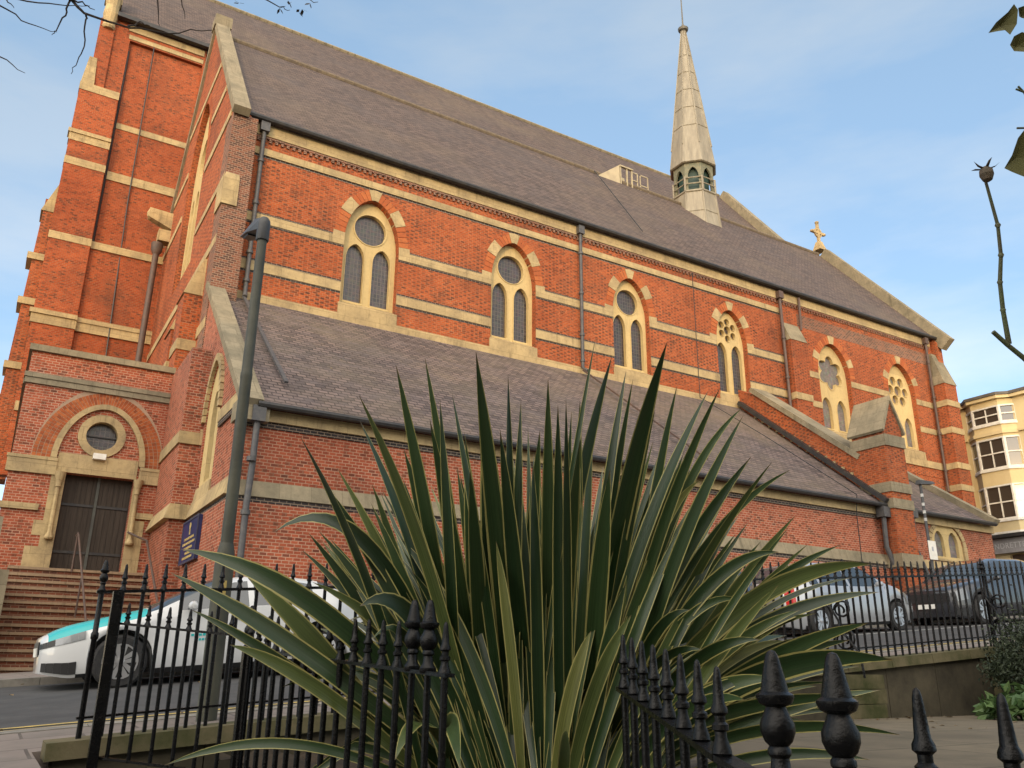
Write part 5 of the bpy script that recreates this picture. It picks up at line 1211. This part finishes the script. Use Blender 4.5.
# ------------------------------------------------------------------ cream corner building to the east
yb = empty('corner_building', (48,20,2), 'cream yellow corner building with white sash bay windows above a grey shop sign', 'building')
b = MB().box(48,6,0,60,28.0,14.95); b.build('wall', CREAM, yb)
BAYX = 47.5; BY = [27.3,26.6,25.0,24.3]
bayp = [(48.05,BY[0]),(BAYX,BY[1]),(BAYX,BY[2]),(48.05,BY[3])]
def bayslab(z0,z1,o): 
    b = MB(); P = [(48.1,BY[0]+o),(BAYX-o,BY[1]+o*.4),(BAYX-o,BY[2]-o*.4),(48.1,BY[3]-o)]
    return b.hexa([(x,y,z0) for x,y in P]+[(x,y,z1) for x,y in P])
for z0,z1 in ((7.45,8.1),(10.05,10.95),(12.75,13.55),(14.6,14.95)): bayslab(z0,z1,0).build('bay_wall', CREAM, yb)
for z0,z1,o in ((8.0,8.12,.08),(10.85,10.97,.08),(13.45,13.57,.08),(7.3,7.45,.1)): bayslab(z0,z1,o).build('bay_sill', WHITE, yb)
def sash(p, q, z0, z1, mx=.08, bars=1):
    p = Vector((p[0],p[1],0)); q = Vector((q[0],q[1],0)); d = q-p; L_ = d.length; d /= L_; n_ = Vector((-d.y,d.x,0))
    if n_.x > 0: n_ = -n_
    fn = lambda u,v,dd: tuple(p+d*u-n_*dd+Vector((0,0,v)))
    f = MB().plate([(0,z0),(L_,z0),(L_,z1),(0,z1)], [[(mx,z0+.09),(L_-mx,z0+.09),(L_-mx,z1-.09),(mx,z1-.09)]], fn, 0, .12).build('window', WHITE, yb)
    zm = (z0+z1)/2
    b = MB().plate([(mx,zm-.035),(L_-mx,zm-.035),(L_-mx,zm+.035),(mx,zm+.035)], [], fn, .02, .08)
    if bars: b.plate([(L_/2-.03,z0+.12),(L_/2+.03,z0+.12),(L_/2+.03,z1-.12),(L_/2-.03,z1-.12)], [], fn, .03, .075)
    b.build('sash_bar', WHITE, f)
    MB().plate([(mx-.02,z0+.1),(L_-mx+.02,z0+.1),(L_-mx+.02,z1-.1),(mx-.02,z1-.1)], [], fn, .085, .1).build('glass', DGLASS, f)
for z0,z1 in ((8.12,10.05),(10.97,12.75),(13.57,14.6)):
    for i in range(3): sash(bayp[i], bayp[i+1], z0, z1, .10, 1 if i==1 else 0)
    for y in (20,15,10): sash((47.97,y+.6),(47.97,y-.6),z0,z1)
b = MB().box(47.85,5.9,12.95,48.05,BY[3],13.1); b.box(47.85,BY[0],12.95,48.05,28.05,13.1); bb_ = bayslab(12.9,13.1,.1); b.add(bb_.v,bb_.f); b.build('string_course', CREAM, yb)
b = MB().box(47.75,5.8,14.95,60.2,28.15,15.12); q = bayslab(14.95,15.12,.22); b.add(q.v,q.f); b.build('cornice', CREAM, yb)
b = MB().box(47.7,5.7,15.13,60.3,28.2,15.3); q = bayslab(15.13,15.29,.3); b.add(q.v,q.f); b.build('roof_edge', noisy('lead_roof_edge',(.12,.105,.09),(.08,.07,.06),3,.7), yb)
b = MB().box(47.2,6,7.12,48.02,27.6,7.3); b.build('shop_cornice', GUT, yb)
fa = MB().box(47.5,6,6.3,48.02,27.55,7.1).build('shop_sign', GREYS, yb)
tc = bpy.data.curves.new('t','FONT'); tc.body = 'LAUNDRETTE'; tc.size = .40; tc.extrude = .01; tc.space_character = 1.12
to = bpy.data.objects.new('t', tc); COL.objects.link(to); dg = bpy.context.evaluated_depsgraph_get(); tm = bpy.data.meshes.new_from_object(to.evaluated_get(dg)); bpy.data.objects.remove(to)
wd_ = max(v.co.x for v in tm.vertices); b = MB(); sc = 2.45/wd_
b.v = [(47.485-(v.co.z*.5), 27.32-v.co.x*sc, 6.55+v.co.y*1.05) for v in tm.vertices]; b.f = [tuple(p.vertices) for p in tm.polygons]
b.build('sign_lettering', noisy('pale_lettering',(.5,.5,.5),(.42,.42,.42),5,.6), fa, recalc=False)
b = MB().box(47.8,26.0,1,48.02,27.6,6.3); b.build('shop_pilaster', CREAM, yb); MB().box(47.9,7,1.5,48.01,25.9,6.2).build('shop_window', DGLASS, yb)
# cream house far to the west, behind the tall nave
fh = empty('distant_house', (-9,62,-1), 'pale cream house with a dark roof at the far left, beyond the church', 'house')
MB().box(-14,56,-3,-1.2,66,14.5).build('wall', noisy('pale_render',(.66,.60,.46),(.6,.54,.42),1,.8), fh)
MB().hexa([(-14.4,55.6,14.5),(-.9,55.6,14.5),(-.9,66.4,14.5),(-14.4,66.4,14.5),(-12,61,18),(-3.2,61,18),(-3.2,61.1,18),(-12,61.1,18)]).build('roof', SLATE, fh)
for z in (6.5,10.5):
    for x in (-3.4,-6.2,-9): 
        f = MB().box(x,55.93,z,x+1.1,56.02,z+2).build('window', WHITE, fh); MB().box(x+.1,55.9,z+.1,x+1.0,55.93,z+1.9).build('glass', DGLASS, f)

# ------------------------------------------------------------------ shrubs
def leafball(b, c, r, n, s, rng, flat=.5):
    c = Vector(c)
    for i in range(n):
        v = Vector((rng.gauss(0,1),rng.gauss(0,1),rng.gauss(0,1))).normalized()*(rng.uniform(.35,1)**.6)
        k = 1+.25*math.sin(v.x*5+v.y*7+c.x*3)
        p = c+Vector((v.x*r[0],v.y*r[1],v.z*r[2]))*k
        a = Vector((rng.uniform(-1,1),rng.uniform(-1,1),rng.uniform(-.6,1))).normalized(); q = a.orthogonal().normalized(); q = Matrix.Rotation(rng.uniform(0,6.28),3,a)@q
        w2 = a.cross(q)*s*flat*.5; l = q*s*rng.uniform(.7,1.3)
        b.add([p, p+l*.5+w2+a*s*.1, p+l, p+l*.5-w2+a*s*.1], [(0,1,2,3)])
def shrub(name, label, loc, balls, n, s, m, stems, flat=.5):
    root = empty(name, loc, label, 'shrub'); rng = random.Random(hash(label)%999 if 0 else len(label)); b = MB()
    for c,r in balls: leafball(b,c,r,n,s,rng,flat)
    b.build('foliage', m, root, recalc=False)
    b = MB()
    for c,r in balls[:stems]: b.tube([Vector(loc)+Vector((rng.uniform(-.05,.05),0,-.02)), (Vector(loc)+Vector(c))/2+Vector((.03,0,0)), Vector(c)],[.025,.018,.006],6)
    b.build('stem', BARK, root)
shrub('dark_shrub','dark fine leaved shrub spilling over the right end of the garden wall',(10.15,5.55,-.44),[((10.1,5.5,.18),(.36,.4,.32)),((10.5,5.6,.35),(.45,.45,.36)),((9.85,5.55,.02),(.26,.3,.2)),((10.75,5.4,.0),(.5,.5,.4)),((10.3,5.3,-.15),(.35,.3,.25))],1500,.055,FOL_D,3,.4)
shrub('leafy_plant','low plant with broad green leaves at the foot of the garden wall',(9.45,5.15,-.44),[((9.35,5.15,-.28),(.3,.25,.15)),((9.75,5.0,-.22),(.3,.3,.17)),((9.1,5.3,-.34),(.16,.2,.09))],170,.14,FOL_G,2,.55)
shrub('hedge_bush','bright green hedge bush beyond the cars by the yellow building',(31.5,17.6,1.8),[((31.2,17.4,2.9),(.8,.7,.75)),((32.6,17.6,3.0),(1.0,.7,.8)),((33.6,17.6,2.7),(1,.7,.9))],1400,.14,FOL_G,3)
lt = MB(); rng = random.Random(4)
for i in range(70):
    x = rng.uniform(7,10); y = rng.uniform(4.3,6.0) if i%3 else 5.95-rng.random()*.25; a = rng.uniform(0,6.28); s_ = rng.uniform(.02,.045)
    lt.add([(x,y,-.44),(x+s_*math.cos(a)+.01,y+s_*math.sin(a),-.432),(x+1.6*s_*math.cos(a+.5),y+1.6*s_*math.sin(a+.5),-.438),(x+s_*math.cos(a+1.1),y+s_*math.sin(a+1.1),-.43)],[(0,1,2,3)])
for i in range(90):
    x = rng.uniform(.2,14); y = rng.choice((7.7,7.9,8.1,11.6,12.1,14.1))+rng.uniform(-.25,.12); z = gz(x,y)+.035; a = rng.uniform(0,6.28); s_ = rng.uniform(.025,.055)
    lt.add([(x,y,z),(x+s_*math.cos(a)+.01,y+s_*math.sin(a),z+.02),(x+1.6*s_*math.cos(a+.5),y+1.6*s_*math.sin(a+.5),z+.01),(x+s_*math.cos(a+1.1),y+s_*math.sin(a+1.1),z+.018)],[(0,1,2,3)])
tag(lt.build('leaf_litter', DEAD, recalc=False), 'small brown fallen leaves scattered on the flagstones and along the kerb','leaf litter',kind='stuff')

# ------------------------------------------------------------------ bare tree twigs at the top left, and the rose stem at the right
bt_ = empty('bare_tree', (-2.6,4.6,-1.0), 'bare tree whose thin dark twigs reach in at the top left corner', 'tree')
b = MB().tube([(-2.6,4.6,-1.0),(-2.55,4.6,.5),(-2.45,4.7,2.2),(-2.2,4.75,3.4)],[.16,.13,.11,.08],10); b.build('trunk', BARK, bt_, smooth=60)
starts = []
for l in TWIGS: starts.append(l[0])
b = MB()
for i,l in enumerate(TWIGS):
    n_ = len(l); r0 = .012 if i==0 else .007
    pts = []
    for k in range(n_-1):
        a,c = Vector(l[k]),Vector(l[k+1])
        for q in range(4):
            t_ = q/4; pts.append(a.lerp(c,t_)+Vector((rng.uniform(-1,1),rng.uniform(-1,1),rng.uniform(-1,1)))*.008)
    pts.append(Vector(l[-1])); m_ = len(pts)
    b.tube(pts,[r0*(1-.75*k/(m_-1)) for k in range(m_)],5)
b.build('twig', BARK, bt_)
b = MB()
for i in (0,3,4,5,6,7,8,9):
    s_ = Vector(TWIGS[i][0]); b.tube([(-2.2,4.75,3.35),Vector((-2.0,4.75,3.7)).lerp(s_,.4)+Vector((0,0,.35)),s_],[.04,.025,.011 if i==0 else .007],6)
b.build('limb', BARK, bt_)
b = MB()
for p in TWLEAF:
    p = Vector(p)
    for k in range(3):
        a = Vector((rng.uniform(-1,1),rng.uniform(-1,1),rng.uniform(-1,.2))).normalized()*.045; q = a.orthogonal().normalized()*.014
        b.add([p,p+a*.5+q,p+a,p+a*.5-q],[(0,1,2,3)])
b.build('withered_leaf', BARK, bt_, recalc=False)
rs = empty('rose_bush', tuple(Vector(ROSE[0][0])*1.0+Vector((.05,0,-1.2))), 'rose stem with one seed hip and a few green leaves against the sky', 'rose')
b = MB(); b.tube([Vector(ROSE[0][0])+Vector((.05,0,-1.2)),Vector(ROSE[0][0])+Vector((.04,0,-.5))]+[Vector(p) for p in ROSE[0]],[.008,.008,.0065,.0060,.0055,.005,.0048],8)
b.tube(ROSE[1],[.0052,.0045,.0042,.0038,.0034,.003,.0028],8); b.tube(ROSE[2],.004,6)
for l in ROSE[3:]: b.tube(l,.0022,5)
for l in ROSE[1][1:5]: b.lathe([(.003,-.006),(.006,0),(.003,.006)],l,8)
b.build('stem', STEMG, rs, smooth=50)
h = Vector(HIP); b = MB().lathe([(.003,-.022),(.009,-.018),(.0135,-.006),(.0125,.004),(.007,.010),(.005,.012)],h,14)
for k in range(5):
    a = 2*math.pi*k/5+.4; d_ = Vector((math.cos(a),math.sin(a),.25+.3*(k%2))); t2 = Vector((-math.sin(a),math.cos(a),0))*.004; o_ = h+Vector((0,0,.006))
    b.add([o_+t2,o_-t2,o_+d_*.018-t2*.6,o_+d_*.028+Vector((0,0,-.004 if k%2 else .006)),o_+d_*.018+t2*.6],[(0,1,2,3,4)])
b.build('rose_hip', noisy('brown_hip',(.06,.045,.025),(.09,.06,.035),30,.7), rs)
for l in RLEAF:
    c = sum((Vector(p) for p in l),Vector())/len(l); b = MB(); b.add([tuple(c+Vector((0,.012,.0)))]+[tuple(p) for p in l],[(0,i+1,(i+1)%len(l)+1) for i in range(len(l))]); b.build('leaf', FOL_R, rs, recalc=False)

# ------------------------------------------------------------------ unseen terrace of houses, added behind the viewer to cast the evening shade
def shade_terrace_house(x, wd, top):
    z0 = -2.6
    root = empty('shade_terrace_house', (x,-24,z0), 'unseen tall cream terraced house added behind the viewer to cast shade', 'house', 'unseen terraced houses added to cast shade')
    MB().box(x,-34,z0,x+wd-.02,-22,top-1.0).build('wall', CREAM, root)
    MB().box(x,-34,top-1.0,x+wd-.02,-21.85,top-.75).box(x,-22.5,top-.75,x+wd-.02,-22.1,top).build('parapet', CREAM, root)
    MB().hexa([(x,-33.9,top-.9),(x+wd-.02,-33.9,top-.9),(x+wd-.02,-22.6,top-.9),(x,-22.6,top-.9),(x,-28.3,top+.4),(x+wd-.02,-28.3,top+.4),(x+wd-.02,-28.2,top+.4),(x,-28.2,top+.4)]).build('roof', SLATE, root)
    ch = MB().box(x+.1,-29.5,top-.8,x+.8,-27.3,top+2.0).build('chimney', BRICK, root)
    for z in (1.5,4.8,8.1,11.4):
        for u in (.22,.62):
            f = MB().box(x+wd*u,-22.0,z,x+wd*u+1.1,-21.93,z+2.1).build('window', WHITE, root); MB().box(x+wd*u+.1,-21.93,z+.1,x+wd*u+1.0,-21.92,z+2.0).build('glass', DGLASS, f)
    MB().box(x+wd*.2,-22,z0+1.2,x+wd*.2+1.2,-21.93,z0+3.6).build('door', OAK, root)
x = -62
for i,(wd,tp) in enumerate(((6.5,17),(6.5,17.3),(6.5,16.8),(6.5,17.0),(6.5,17.2),(6.5,16.7),(6.5,17.0),(6.5,16.9),(6.5,17.1),(6.5,16.8),(6.5,17.0),(6.5,17.2))): shade_terrace_house(x,wd,tp); x += wd
